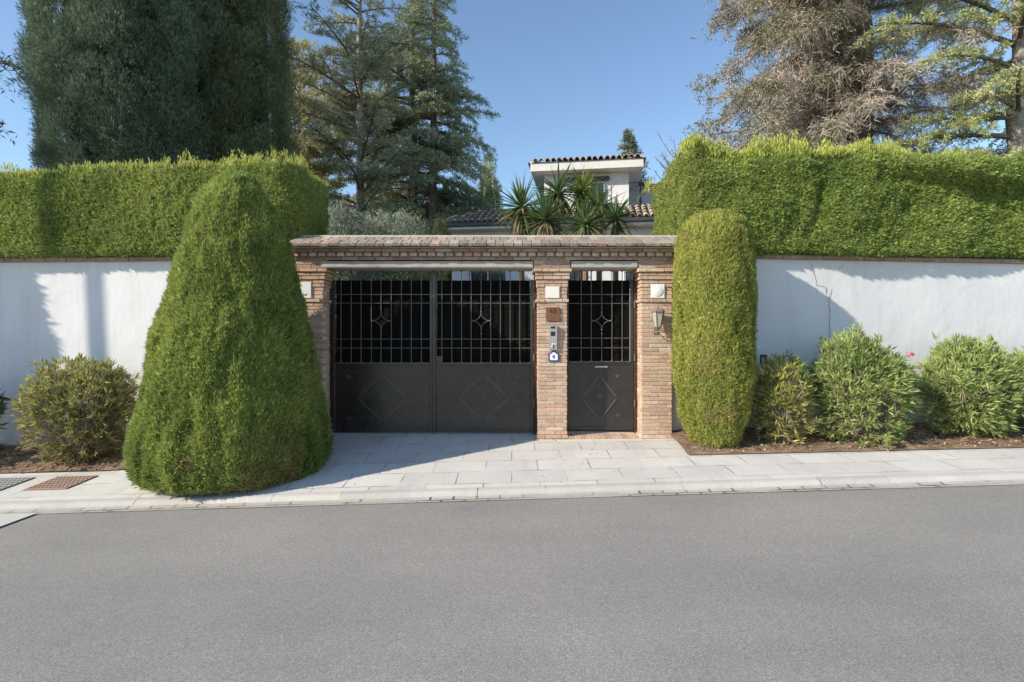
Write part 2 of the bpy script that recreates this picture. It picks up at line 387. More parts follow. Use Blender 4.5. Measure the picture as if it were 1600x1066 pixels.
def crack(pts, wd):
    mb = MB()
    for i in range(len(pts)-1):
        (a, b_), (c_, d_) = pts[i], pts[i+1]
        a, c_ = a+0, c_+0
        Ya = 7.70; P0 = Vector((PX(a, Ya), 0, PZ(b_, Ya))); P1 = Vector((PX(c_, Ya), 0, PZ(d_, Ya)))
        k = 5; prev = None
        for j in range(k+1):
            p = P0.lerp(P1, j/k)+Vector((random.uniform(-.012, .012), 0, random.uniform(-.006, .006)))*(0 if j in (0, k) else 1)
            p.y = wallY(p.x, WR)-.0025
            ww = wd*random.uniform(.5, 1.3)
            if prev:
                q, w0 = prev; s_ = Vector((p.z-q.z, 0, q.x-p.x)).normalized()
                mb.add([q-s_*w0/2, q+s_*w0/2, p+s_*ww/2, p-s_*ww/2], [(0,1,2,3)])
            prev = (p, ww)
    mb.build('crack', M_crk, wr)
M_crk = simple('crack_plaster', (.27,.26,.25), (.36,.34,.33), 20, .95, .05)  # dark plaster colour for the crack strips
crack([(1267,411),(1273,424),(1277,438),(1277,446),(1291,448)], .011)
crack([(1293,449),(1294,459)], .022)
crack([(1302,452),(1297,470),(1299,490),(1298,530)], .010)
crack([(1323,411),(1312,420)], .007)
# ------------------------------------------------------------------ brick gateway
def bcol():
    r = random.random()
    if r < .38: c = (.60,.41,.31)
    elif r < .65: c = (.64,.47,.36)
    elif r < .84: c = (.54,.34,.255)
    else: c = (.68,.57,.45)
    g_ = random.uniform(.84, 1.10); return tuple(lerp(x, y_, .35)*g_ for x, y_ in zip(c, (.585,.43,.315)))
def bcol_old():
    c = random.choice([(.44,.32,.26),(.40,.27,.21),(.48,.38,.31),(.36,.27,.23)]); g_ = random.uniform(.8, 1.15); return tuple(x*g_ for x in c)
def course(mb, x0, x1, y0, y1, z0, z1, phase, L=.235, cf=bcol, j=.0035, sides=True, header=.115):
    """bricks laid round the front and both ends of a block"""
    x = x0-(phase % L)
    g_ = .0045
    while x < x1:
        a, b_ = max(x, x0), min(x+L*random.uniform(.97, 1.03), x1)
        if b_-a > .02:
            dy = random.uniform(-j, j)
            mb.box(a+g_ if a > x0 else a+random.uniform(-j, j), b_-g_ if b_ < x1 else b_+random.uniform(-j, j), y0+dy, y0+header, z0+g_*random.uniform(.5, 1.4), z1-g_*random.uniform(.5, 1.4), cf(), b=.0035)
        x = b_ if b_ > a else b_+L
        if b_ >= x1: break
    if sides:
        y = y0+header+.008+(phase % L)*.3
        if y-y0-header > .03:
            for sx in (0, 1):
                xa, xb = (x0, x0+header) if sx == 0 else (x1-header, x1)
                mb.box(xa+random.uniform(-j, j)*.6, xb, y0+header+.006, y-.004, z0+g_, z1-g_, cf(), b=.003)
        while y < y1-.01:
            b_ = min(y+L, y1)
            for sx in (0, 1):
                xa, xb = (x0+random.uniform(-j, j)*.6, x0+header) if sx == 0 else (x1-header, x1+random.uniform(-j, j)*.6)
                mb.box(xa, xb, y+.004, b_-.003, z0+g_, z1-g_, cf(), b=.003)
            y = b_
FY = 7.45
gw = thing('brick_gateway', 'brick gateway with three corbelled pillars and pitched brick coping between the white walls', 'gateway', (0, FY, 0))
PIL = [(-2.95,-2.585,'narrow brick pillar half hidden behind the cone hedge'), (.352,.754,'middle brick pillar carrying plaques and the intercom'), (1.775,2.19,'right brick pillar carrying the wall lantern')]
for (x0, x1, lab) in PIL:
    mb = MB(); mo = MB(); zb = -.06; zt = 2.33; n = 45; h = (zt-.0)/n
    mo.box(x0+.009, x1-.009, FY+.009, FY+.42, zb-.2, zt)
    for k in range(-1, n):
        z0 = k*h; z1 = z0+h; e = 0
        if z0 > 2.05:                                     # corbelled capital
            q = (z0-2.05)/h
            e = [0.012,.012,.030,.030,.056,.056][min(5, int(q))] if q < 6 else .056
        elif abs(z0-1.86) < h*.55: e = .022
        if k <= 0: e = .012
        course(mb, x0-e, x1+e, FY-e, FY+.42, z0, z1, .0 if k % 2 else .1175)
    p = mb.build('pillar', M_brick, gw); p['label'] = lab
    mo.build('mortar', M_mortar, p)
# beam and cornice
mb = MB(); XA, XB = -2.98, 2.26
mo = MB(); mo.box(XA+.01, XB-.01, FY+.01, FY+.40, 2.445, 2.60)
mo.box(XA+.02, XA+.46, FY+.012, FY+.40, 2.332, 2.445); mo.box(.30, .80, FY+.012, FY+.40, 2.332, 2.445); mo.box(1.73, XB-.02, FY+.012, FY+.40, 2.332, 2.445)
for (a, b_) in ((XA, -2.60), (.30, .80), (1.73, XB)):
    for k in range(2): course(mb, a, b_, FY, FY+.40, 2.332+k*.0525, 2.332+(k+1)*.0525, .1*k, cf=bcol_old)
course(mb, XA-.01, XB+.01, FY-.022, FY+.42, 2.440, 2.487, .05, cf=bcol_old)
x = XA-.02
while x < XB:
    dy = random.uniform(-.005, .005); wd = random.uniform(.085, .10)
    mb.box(x, x+wd, FY-.068+dy, FY+.10, 2.490, 2.540, bcol(), b=.003); x += .124
course(mb, XA-.05, XB+.05, FY-.095, FY+.50, 2.543, 2.590, .12, cf=bcol_old)
cn = mb.build('cornice', M_brick, gw); mo.build('mortar', M_mortar, cn)
# pitched coping: bricks laid on a slope
mb = MB(); mo = MB()
Y0, Z0, Y1, Z1 = 7.265, 2.604, 7.66, 2.765
ang = math.atan2(Z1-Z0, Y1-Y0); Ls = math.hypot(Y1-Y0, Z1-Z0)
def cop_col():
    c = random.choice([(.40,.35,.30),(.35,.30,.26),(.44,.39,.34),(.33,.30,.27),(.42,.33,.27)]); g_ = random.uniform(.8, 1.15); return tuple(x*g_ for x in c)
x = XA-.09
while x < XB+.08:
    wd = random.uniform(.115, .135)
    for s_ in (0, 1):
        Mx = Matrix.Translation((0, Y0, Z0)) @ Matrix.Rotation(ang, 4, 'X')
        if s_: Mx = Matrix.Translation((0, 2*Y1+.03, 0)) @ Matrix.Scale(-1, 4, (0,1,0)) @ Mx
        d = random.uniform(-.004, .004); o_ = random.uniform(-.006, .006)
        mb.box(x+.003, x+wd-.003, 0+o_, Ls*.49, d, .042+d, cop_col(), Mx, b=.004)
        mb.box(x+.003+.06, x+wd-.003+.06, Ls*.50, Ls*.99, d+.002, .042+d*.5, cop_col(), Mx, b=.004)
    x += wd
mo.add([(XA-.07,Y0+.02,Z0-.012),(XA-.07,Y1+.015,Z1),(XA-.07,2*Y1+.03-Y0-.02,Z0-.012),(XB+.07,Y0+.02,Z0-.012),(XB+.07,Y1+.015,Z1),(XB+.07,2*Y1+.03-Y0-.02,Z0-.012)], [(0,3,4,1),(1,4,5,2),(0,2,5,3),(0,1,2),(3,5,4)])
mo.box(XA-.07, XB+.07, Y1-.03, Y1+.06, Z1+.0, Z1+.052)
cp = mb.build('coping', M_cop, gw); mo.build('mortar', M_mortar, cp)
# pale lintels with a rounded lower face
def lintel(x0, x1):
    mb = MB(); pr = []
    for k in range(5):
        a = math.pi/2*k/4; pr.append((FY+.018-.028*math.sin(a), 2.360-.028*math.cos(a)))
    pr.append((FY-.010, 2.426))
    pr = [(FY+.36, 2.332)]+pr+[(FY+.36, 2.432)]
    n = len(pr); V = [(x0, y, z) for y, z in pr]+[(x1, y, z) for y, z in pr]
    mb.add(V, [(k, (k+1) % n, n+(k+1) % n, n+k) for k in range(n)]+[tuple(range(n-1, -1, -1)), tuple(range(n, 2*n))])
    return mb.build('lintel', M_plaster_p, gw)
lintel(-2.615, .285); lintel(.815, 1.715)
# brick doorstep
mb = MB(); x = .76; mo = MB(); mo.box(.757, 1.772, FY+.008, FY+.42, -.1, .026)
while x < 1.745:
    wd = random.uniform(.043, .052); mb.box(x+.002, x+wd-.003, FY-.004, FY+.22, -.02, .031+random.uniform(-.002, .002), bcol(), b=.003); x += wd
ds = mb.build('doorstep', M_brick, gw); mo.build('mortar', M_mortar, ds)
# ------------------------------------------------------------------ gates
GY = 7.76; mpx = GY/F
def gx(px): return (px-800)*mpx
def gz(py): return CH-(py-520)*mpx
M_ros = gate_paint('rosette_paint', (.075,.064,.056), (.11,.095,.083), .3)
def star(mb, cx, cz, y, r):
    for q in range(4):
        a0 = q*math.pi/2; pts = []
        for k in range(9):      # concave quarter arcs joining four points
            th = math.pi/2*k/8
            px_, pz_ = 1-math.sin(th), 1-math.cos(th)
            X_ = px_*math.cos(a0)-pz_*math.sin(a0); Z_ = px_*math.sin(a0)+pz_*math.cos(a0)
            pts.append((cx+X_*r, y, cz+Z_*r))
        mb.tube(pts, .0055, 6)
    for sx, sz in ((1,0),(-1,0),(0,1),(0,-1)):
        mb.lathe(cx+sx*r, cz+sz*r, [(.004, y-.016), (.013, y-.010), (.013, y+.006), (.004, y+.012)], 8, axis='y')
    for dz in (-r-.06, r+.06):
        mb.lathe(cx, cz+dz, [(.006, y-.018), (.014, y-.006), (.006, y+.012)], 8, axis='y')
def rosette(parent, cx, cz, y, r=.026, flower=False):
    mb = MB()
    if flower:
        for k in range(6):
            a = k*math.pi/3+.2
            mb.lathe(cx+math.cos(a)*r*.9, cz+math.sin(a)*r*.9, [(r*.5, y), (r*.42, y-.008), (r*.12, y-.012)], 8, axis='y')
        mb.lathe(cx, cz, [(r*.5, y), (r*.45, y-.014), (r*.1, y-.018)], 10, axis='y')
    else:
        mb.lathe(cx, cz, [(r, y), (r, y-.006), (r*.78, y-.009), (r*.6, y-.004), (r*.34, y-.004), (r*.3, y-.014), (r*.1, y-.017)], 16, axis='y')
    mb.build('rosette', M_ros, parent, smooth=False)
def strip(parent, a, b_, y, wd=.016):
    mb = MB(); A = Vector((a[0], y, a[1])); B = Vector((b_[0], y, b_[1])); s_ = (B-A).normalized(); nn = Vector((s_.z, 0, -s_.x))*wd/2; o = Vector((0, -.013, 0))
    vs = [A-nn, A+nn, B+nn, B-nn]; vs += [v+o*.99 for v in vs]
    mb.add(vs, [(0,1,2,3),(7,6,5,4),(0,4,5,1),(1,5,6,2),(2,6,7,3),(3,7,4,0)]); mb.build('molding', M_ros, parent)
def leaf(label, name, cat, xl, xr, bars, cx, zrail, zbot, zpan, lines, lockside=None, door=False):
    t = thing(name, label, cat, ((xl+xr)/2, GY, zbot))
    mb = MB(); fw = .045
    ztop = gz(438)
    mb.box(xl, xl+fw, GY-.02, GY+.02, zbot, ztop+.0, b=.004); mb.box(xr-fw, xr, GY-.02, GY+.02, zbot, ztop+.0, b=.004)
    mb.box(xl+fw, xr-fw, GY-.018, GY+.018, zbot+.002, zbot+.05, b=.004); mb.box(xl+fw, xr-fw, GY-.018, GY+.018, zpan-.045, zpan, b=.004)
    mb.build('frame', M_gate, t)
    mb = MB(); mb.box(xl+fw, xr-fw, GY-.006, GY+.004, zbot+.048, zpan-.044); lp = mb.build('lower_panel', M_gate, t)
    mb = MB(); x = xl+fw; prof = []       # folded sheet behind the bars
    k = 0; st = .085
    while x < xr-fw-.001:
        d = GY+.024+(.016 if k % 2 else 0); e = min(x+st, xr-fw); prof += [(x+.004, d), (e-.004, d)]; x = e; k += 1
    n = len(prof); V = [(a, b_, zpan-.05) for a, b_ in prof]+[(a, b_, ztop) for a, b_ in prof]
    V += [(a, b_+.003, z) for a, b_, z in V]
    fs = [(i, i+1, n+i+1, n+i) for i in range(n-1)]+[(2*n+i, 3*n+i, 3*n+i+1, 2*n+i+1) for i in range(n-1)]+[(n+i, n+i+1, 3*n+i+1, 3*n+i) for i in range(n-1)]
    mb.add(V, fs); mb.build('sheet', M_sheet, t)
    for bx in bars:
        mb = MB(); zt = gz(426)
        if abs(bx-cx) < .03:
            zc = gz(501.5); r = .125
            mb.box(bx-.005, bx+.005, GY-.043, GY-.032, zpan, zc-r, b=.002); mb.box(bx-.005, bx+.005, GY-.043, GY-.032, zc+r, zt, b=.002)
        else: mb.box(bx-.005, bx+.005, GY-.043, GY-.032, zpan, zt, b=.002)
        mb.lathe(bx, GY-.038, [(.007, zt), (.017, zt+.016), (.012, zt+.03), (.002, zt+.062)], 8)     # spear tip
        mb.lathe(bx, GY-.038, [(.010, zpan+.004), (.017, zpan+.014), (.008, zpan+.028)], 8)
        mb.build('bar', M_bar, t)
    for py in zrail:
        mb = MB(); z = gz(py); mb.box(xl+.012, xr-.012, GY-.032, GY-.020, z-.005, z+.005, b=.002); mb.build('rail', M_bar, t)
    mb = MB(); mb.box(xl+fw, xr-fw, GY-.034, GY-.019, zpan-.008, zpan+.006, b=.002); mb.build('rail', M_bar, t)
    mb = MB(); star(mb, cx, gz(501.5), GY-.038, .125); mb.build('star_ornament', M_bar, t)
    w_ = xr-xl; yp = GY-.0065
    zc = (zbot+zpan)/2; dzr = .30 if not door else .28
    for sx in (-1, 1):
        for sz in (-1, 1): rosette(t, (xl+xr)/2+sx*w_*(.335 if not door else .27), zc+sz*dzr, yp)
    rosette(t, (xl+xr)/2, zc, yp, .032, True)
    for a, b_ in lines: strip(t, a, b_, yp)
    return t
zb = gz(677)+.01; zp = gz(567)
def nine(x0, s_, n=9): return [x0+s_*k for k in range(n)]
lx0, lx1 = gx(519), gx(676.5); rx0, rx1 = gx(677.8), gx(833.5)
lb = [gx(440+z/3.136) for z in (295,345,393,443,490.5,540,590,638,687)]
rb = [gx(440+z/3.136) for z in (787,835,883,930,978.5,1025,1072,1120,1167)]
def diam(cx, cz, rx, rz): return [((cx-rx, cz), (cx, cz+rz)), ((cx, cz+rz), (cx+rx, cz)), ((cx+rx, cz), (cx, cz-rz)), ((cx, cz-rz), (cx-rx, cz))]
zc = (zb+zp)/2
def gap_diam(cx, rx, rz):
    o = []
    for (a, b_) in diam(cx, zc, rx, rz):
        A = Vector(a); B = Vector(b_); o.append((tuple(A.lerp(B, .06)), tuple(A.lerp(B, .94))))
    return o
la = leaf('left leaf of the black driveway gate, beside the cone hedge', 'gate_leaf', 'gate', lx0, lx1, lb, lb[4], (460.5,474,530,544), zb, zp, gap_diam((lx0+lx1)/2, .36, .33))
ra = leaf('right leaf of the black driveway gate with a lock box, against the middle pillar', 'gate_leaf', 'gate', rx0, rx1, rb, rb[4], (460.5,474,530,544), zb, zp, gap_diam((rx0+rx1)/2, .36, .33))
mb = MB(); mb.box(rx0-.012, rx0+.028, GY-.036, GY-.0205, zb, gz(424), b=.003); mb.build('cover_strip', M_gate, ra)
mb = MB(); mb.box(rx0+.03, rx0+.135, GY-.05, GY-.0205, zp+.008, zp+.10, b=.004); lk = mb.build('lock_box', M_gate, ra)
mb = MB(); mb.lathe(rx0+.08, zp+.045, [(.012, GY-.050), (.012, GY-.058), (.004, GY-.060)], 10, axis='y'); mb.build('keyhole', M_bar, lk)
dx0, dx1 = gx(883.5), gx(989.8); zbd = gz(672); zpd = gz(565)
db = [gx(800+z/2.96) for z in (318,365,413,460,507)]
dr = leaf('narrow black metal entrance door with a letter slot, between the two lit brick pillars', 'entrance_door', 'door', dx0, dx1, db, db[2], (460.5,474.5,528.5,543.5), zbd, zpd, gap_diam((dx0+dx1)/2, .25, .32), door=True)
mb = MB(); mb.box(gx(929), gx(949), GY-.032, GY-.019, zpd-.085, zpd-.062, b=.004); mb.build('letter_slot', M_alu, dr)
# hinge posts
def post(px0, px1, label, y0=GY-.05, y1=GY+.06):
    mb = MB(); mb.box(gx(px0), gx(px1), y0, y1, .0, gz(431), b=.004)
    t = thing('gate_post', label, 'post', (gx((px0+px1)/2), GY, 0)); mb.build('post', M_rust, t)
    for z in (.45, 1.1, 1.85):
        mb = MB(); mb.tube([(gx(px1) if px0 < 700 else gx(px0), GY-.058, z-.05), (gx(px1) if px0 < 700 else gx(px0), GY-.058, z+.05)], .013, 8); mb.build('hinge', M_bar, t)
post(509, 517.5, 'rusty brown steel post carrying the left leaf of the driveway gate')
post(834.3, 838.5, 'thin rusty post between the driveway gate and the middle pillar')
post(990.2, 994.3, 'thin reddish brown post hinging the narrow entrance door')
# ------------------------------------------------------------------ things on the pillars
def plate(name, label, cat, px0, px1, py0, py1, m, th=.015, y=FY-.006):
    a, b_ = (px0-800)/F*y, (px1-800)/F*y; z0, z1 = PZ(py1, y), PZ(py0, y)
    t = thing(name, label, cat, ((a+b_)/2, y, z0)); mb = MB(); mb.box(a, b_, y-th, y, z0, z1, b=.003); mb.build('plate', m, t)
    return t, (a, b_, z0, z1, y-th)
def text(s_, parent, name, m, x, z, y, h, ext=.0015, sp=1.0):
    cu = bpy.data.curves.new(name, 'FONT'); cu.body = s_; cu.size = h; cu.extrude = ext; cu.align_x = 'CENTER'; cu.align_y = 'CENTER'; cu.space_character = sp; cu.offset = h*.02
    o = bpy.data.objects.new(name, cu); COL.objects.link(o)
    dg = bpy.context.evaluated_depsgraph_get(); me = bpy.data.meshes.new_from_object(o.evaluated_get(dg)); bpy.data.objects.remove(o)
    me.transform(Matrix.Translation((x, y, z)) @ Matrix.Rotation(math.pi/2, 4, 'X')); me.materials.clear()
    return link(name, me, m, parent)
t, q = plate('wall_plaque', 'small cream tile plaque near the top of the middle brick pillar', 'plaque', 852.5, 874, 448, 466, M_ivory)
t, q = plate('number_plate', 'square brown plate reading 62 on the middle pillar above the intercom', 'sign', 853, 875, 480, 502, M_brownpl)
text('62', t, 'lettering', M_darkbrown, (q[0]+q[1])/2, q[3]-.055, q[4]-.001, .085, sp=1.15)
t, q = plate('wall_plaque', 'square white tile with a raised round disc above the lantern on the right pillar', 'plaque', 1017, 1038, 444.5, 466, M_white)
mb = MB(); cx, cz = (q[0]+q[1])/2, (q[2]+q[3])/2
mb.lathe(cx, cz, [(.072, q[4]+.001), (.070, q[4]-.006), (.060, q[4]-.003), (.050, q[4]-.007), (.01, q[4]-.008)], 28, axis='y'); mb.build('disc', M_white, t, smooth=True)
t, q = plate('wall_plaque', 'white tile with a small dark bird mark on the left pillar beside the cone hedge', 'plaque', 463, 486.5, 441, 466, M_white)
mb = MB(); cx, cz, y = q[1]-.075, q[2]+.045, q[4]-.0015
mb.add([(cx-.03,y,cz+.012),(cx-.008,y,cz-.012),(cx+.012,y,cz-.012),(cx+.034,y,cz+.022),(cx+.008,y,cz+.004),(cx-.012,y,cz+.006)], [(0,1,5),(1,2,4,5),(2,3,4)]); mb.build('bird_mark', M_blk, t)
# intercom
y = FY-.006; th = .055
a, b_ = PX(858.5, y-th), PX(870.5, y-th); z0, z1 = PZ(546.5, y-th), PZ(508.5, y-th)
ic = thing('intercom', 'narrow silver video intercom with round buttons on the middle brick pillar', 'intercom', ((a+b_)/2, y, z0))
mb = MB(); V = []
for x_, o_ in ((a, 0), (b_, 0)):
    V += [(x_, y, z0), (x_, y-th*.65, z0), (x_, y-th, z1-.03), (x_, y-th, z1), (x_, y, z1)]
mb.add(V, [(4,3,2,1,0), (5,6,7,8,9)]+[(k, (k+1) % 5, 5+(k+1) % 5, 5+k) for k in range(5)]); mb.build('housing', M_alu, ic)
def icy(z): return y-lerp(th*.65, th, np.clip((z-z0)/(z1-.03-z0), 0, 1))-.002
def icpart(name, xa, xb, za, zb_, m):
    mb = MB(); mb.add([(xa, icy(za), za), (xb, icy(za), za), (xb, icy(zb_), zb_), (xa, icy(zb_), zb_)]+[(xa, icy(za)+.006, za), (xb, icy(za)+.006, za), (xb, icy(zb_)+.006, zb_), (xa, icy(zb_)+.006, zb_)], [(0,1,2,3),(7,6,5,4),(0,4,5,1),(1,5,6,2),(2,6,7,3),(3,7,4,0)]); mb.build(name, m, ic)
icpart('visor', a+.016, b_-.022, z1-.045, z1-.015, M_blk)
icpart('camera_window', a+.018, b_-.026, z1-.145, z1-.085, M_blk)
for k, (dx, dz) in enumerate(((.045,.075), (.06,.055), (.035,.045), (.055,.03), (.075,.075))):
    zz = z0+dz; mb = MB(); yy = float(icy(zz)); mb.lathe(a+dx, zz, [(.011, yy+.004), (.011, yy-.003), (.007, yy-.005)], 12, axis='y'); mb.build('button', M_blk if k % 2 else M_white, ic)
# arched house number tile
y = FY-.006; a, b_ = PX(857, y), PX(873.5, y); z0, z1 = PZ(565, y), PZ(548.5, y); cx = (a+b_)/2; hw = (b_-a)/2
tn = thing('number_tile', 'small blue and white arched ceramic number tile reading 6 under the intercom', 'sign', (cx, y, z0))
def arch(s_, y0, y1, m, nm):
    zc_ = (z0+z1)/2; H = (z1-z0)/2
    pr = [(-hw, -H), (hw, -H), (hw, H*.45)]+[(hw*.62*math.cos(t_), H*.45+H*.55*math.sin(t_)) for t_ in np.linspace(.25, math.pi-.25, 9)]+[(-hw, H*.45)]
    n = len(pr); V = [(cx+px_*s_, y1, zc_+pz_*s_) for px_, pz_ in pr]+[(cx+px_*s_, y0, zc_+pz_*s_) for px_, pz_ in pr]
    mb = MB(); mb.add(V, [tuple(range(n-1, -1, -1)), tuple(range(n, 2*n))]+[(k, (k+1) % n, n+(k+1) % n, n+k) for k in range(n)]); mb.build(nm, m, tn)
arch(1.0, y-.012, y, M_blue, 'border'); arch(.74, y-.0145, y-.002, M_white, 'face')
text('6', tn, 'lettering', M_blue, cx, (z0+z1)/2-.004, y-.0155, .075)
# lanterns
def lantern(px, py, label, y=FY):
    cx = PX(px, y-.12); cy = y-.13; zt = PZ(py, cy)
    t = thing('wall_lantern', label, 'lantern', (cx, y, zt-.3), 0, 'lanterns on the gateway pillars')
    mb = MB(); mb.box(cx-.03, cx+.03, y-.012, y, zt-.36, zt-.22, b=.004)
    mb.tube([(cx, y-.01, zt-.30), (cx, y-.06, zt-.34), (cx, y-.11, zt-.33), (cx, cy, zt-.275)], .008, 8)
    mb.tube([(cx, y-.02, zt-.27), (cx+.01, y-.05, zt-.25), (cx+.012, y-.08, zt-.28), (cx, y-.075, zt-.31)], .006, 6); mb.build('bracket', M_iron, t)
    def hexa(r0, z0, r1, z1, mb, m=6):
        mb.lathe(cx, cy, [(r0, z0), (r1, z1)], m)
    mb = MB(); mb.lathe(cx, cy, [(.103, zt-.055), (.100, zt-.045), (.055, zt-.012), (.022, zt-.004), (.012, zt+.02), (.004, zt+.03)], 6); mb.build('roof', M_iron, t)
    for k in range(6):
        a0, a1 = k*math.pi/3, (k+1)*math.pi/3; r0, r1 = .042, .082; zz0, zz1 = zt-.255, zt-.057; V = []
        for r, z in ((r0, zz0), (r1, zz1)):
            for a_ in (a0, a1):
                V.append((cx+r*math.cos(a_), cy+r*math.sin(a_), z))
        mb = MB(); c_ = Vector((cx, cy, 0)); W = [Vector(v) for v in V]; I = [w_+(Vector((cx, cy, w_.z))-w_)*.05 for w_ in W]
        mb.add(W+I, [(0,1,3,2),(6,7,5,4)]); mb.build('pane', M_frost, t)
    mb = MB()
    for k in range(6):
        a0 = k*math.pi/3; mb.tube([(cx+.045*math.cos(a0), cy+.045*math.sin(a0), zt-.258), (cx+.086*math.cos(a0), cy+.086*math.sin(a0), zt-.055)], .0055, 5)
    mb.lathe(cx, cy, [(.012, zt-.295), (.03, zt-.28), (.054, zt-.262), (.054, zt-.252), (.04, zt-.25)], 6); mb.build('cage', M_iron, t)
lantern(1027.5, 481, 'old iron wall lantern with cream panes on the right brick pillar')
lantern(471, 484, 'iron wall lantern mostly hidden by the cone hedge on the left pillar')
# meter box
y = wallY(3.42, WR); a, b_ = PX(1177, y-.03), PX(1201, y-.03); z0, z1 = PZ(577, y-.03), PZ(543, y-.03)
t = thing('meter_box', 'white plastered meter box with a dark little window behind the columnar hedge', 'meter box', ((a+b_)/2, y, float(zw(3.4))))
mb = MB(); mb.box(a, b_, y-.05, y+.05, z0, z1, b=.005); mb.box(a+.015, b_-.015, y-.03, y+.05, float(zw(3.4))-.1, z0-.003, b=.005); mb.build('housing', M_cream, t)
mb = MB(); mb.box(PX(1185, y), PX(1196, y), y-.056, y-.048, PZ(570, y), PZ(554, y), b=.002); wn = mb.build('window', M_blk, t)
mb = MB(); mb.box(PX(1187, y), PX(1191, y), y-.060, y-.0565, PZ(565, y), PZ(558, y), b=.001); mb.build('dial', M_grate_g, wn)
# pavement grates
def grate(px0, px1, name, label, m, sh):
    ya, yb = 6.02, 6.45
    def zz(x, y_): return float(zs(x, y_))+.003
    xa, xb = px0, px1
    t = thing('drain_grate', label, 'grate', ((xa+xb)/2, (ya+yb)/2, zz(xa, ya)), 0, 'grates set in the pavement')
    mb = MB(); L = 10; R = 6
    def slab(x0, x1, y0, y1, h0, h1, mb):
        V = [(x0,y0,zz(x0,y0)+h0),(x1,y0,zz(x1,y0)+h0),(x1,y1,zz(x1,y1)+h0),(x0,y1,zz(x0,y1)+h0)]; V += [(p[0], p[1], p[2]+h1-h0) for p in V]
        mb.add(V, [(0,3,2,1),(4,5,6,7),(0,1,5,4),(1,2,6,5),(2,3,7,6),(3,0,4,7)])
    wx = (xb-xa)/L; wy = (yb-ya)/R
    for i in range(L+1): slab(xa+i*wx-.010, xa+i*wx+.010, ya, yb, 0, .012, mb)
    for j in range(R+1): slab(xa, xb, ya+j*wy-.010, ya+j*wy+.010, 0, .0105, mb)
    mb.build('grid', m, t)
    mb = MB(); slab(xa-.02, xb+.02, ya-.02, yb+.02, -.002, .003, mb); mb.build('recess', M_mesh_dark if m is M_grate_r else M_gutter, t)
M_mesh_dark = simple('grate_recess', (.17,.10,.075), (.24,.15,.115), 20, .9, .1)
grate(-5.38, -4.93, 'g', 'reddish brown square grate set in the pale pavement at the left', M_grate_r, 0)
grate(-6.15, -5.68, 'g', 'grey square grate in the pavement at the left edge of the picture', M_grate_g, 0)
# lamp post out of frame, its thin shadow falls on the left wall and hedge
tp = thing('lamp_post', 'tall thin grey lamp post at the roadside, far left of the gateway', 'lamp post', (-11.63, 4.7, float(zk(-11.63))))
mb = MB(); mb.tube([(-11.63,4.7,-.6),(-11.75,4.7,2),(-12.25,4.7,11)], [.085,.08,.07], 12); mb.build('pole', M_iron, tp)
mb = MB(); mb.box(-12.35, -12.15, 3.9, 4.75, 10.95, 11.06, b=.03); mb.build('lamp_head', M_iron, tp)
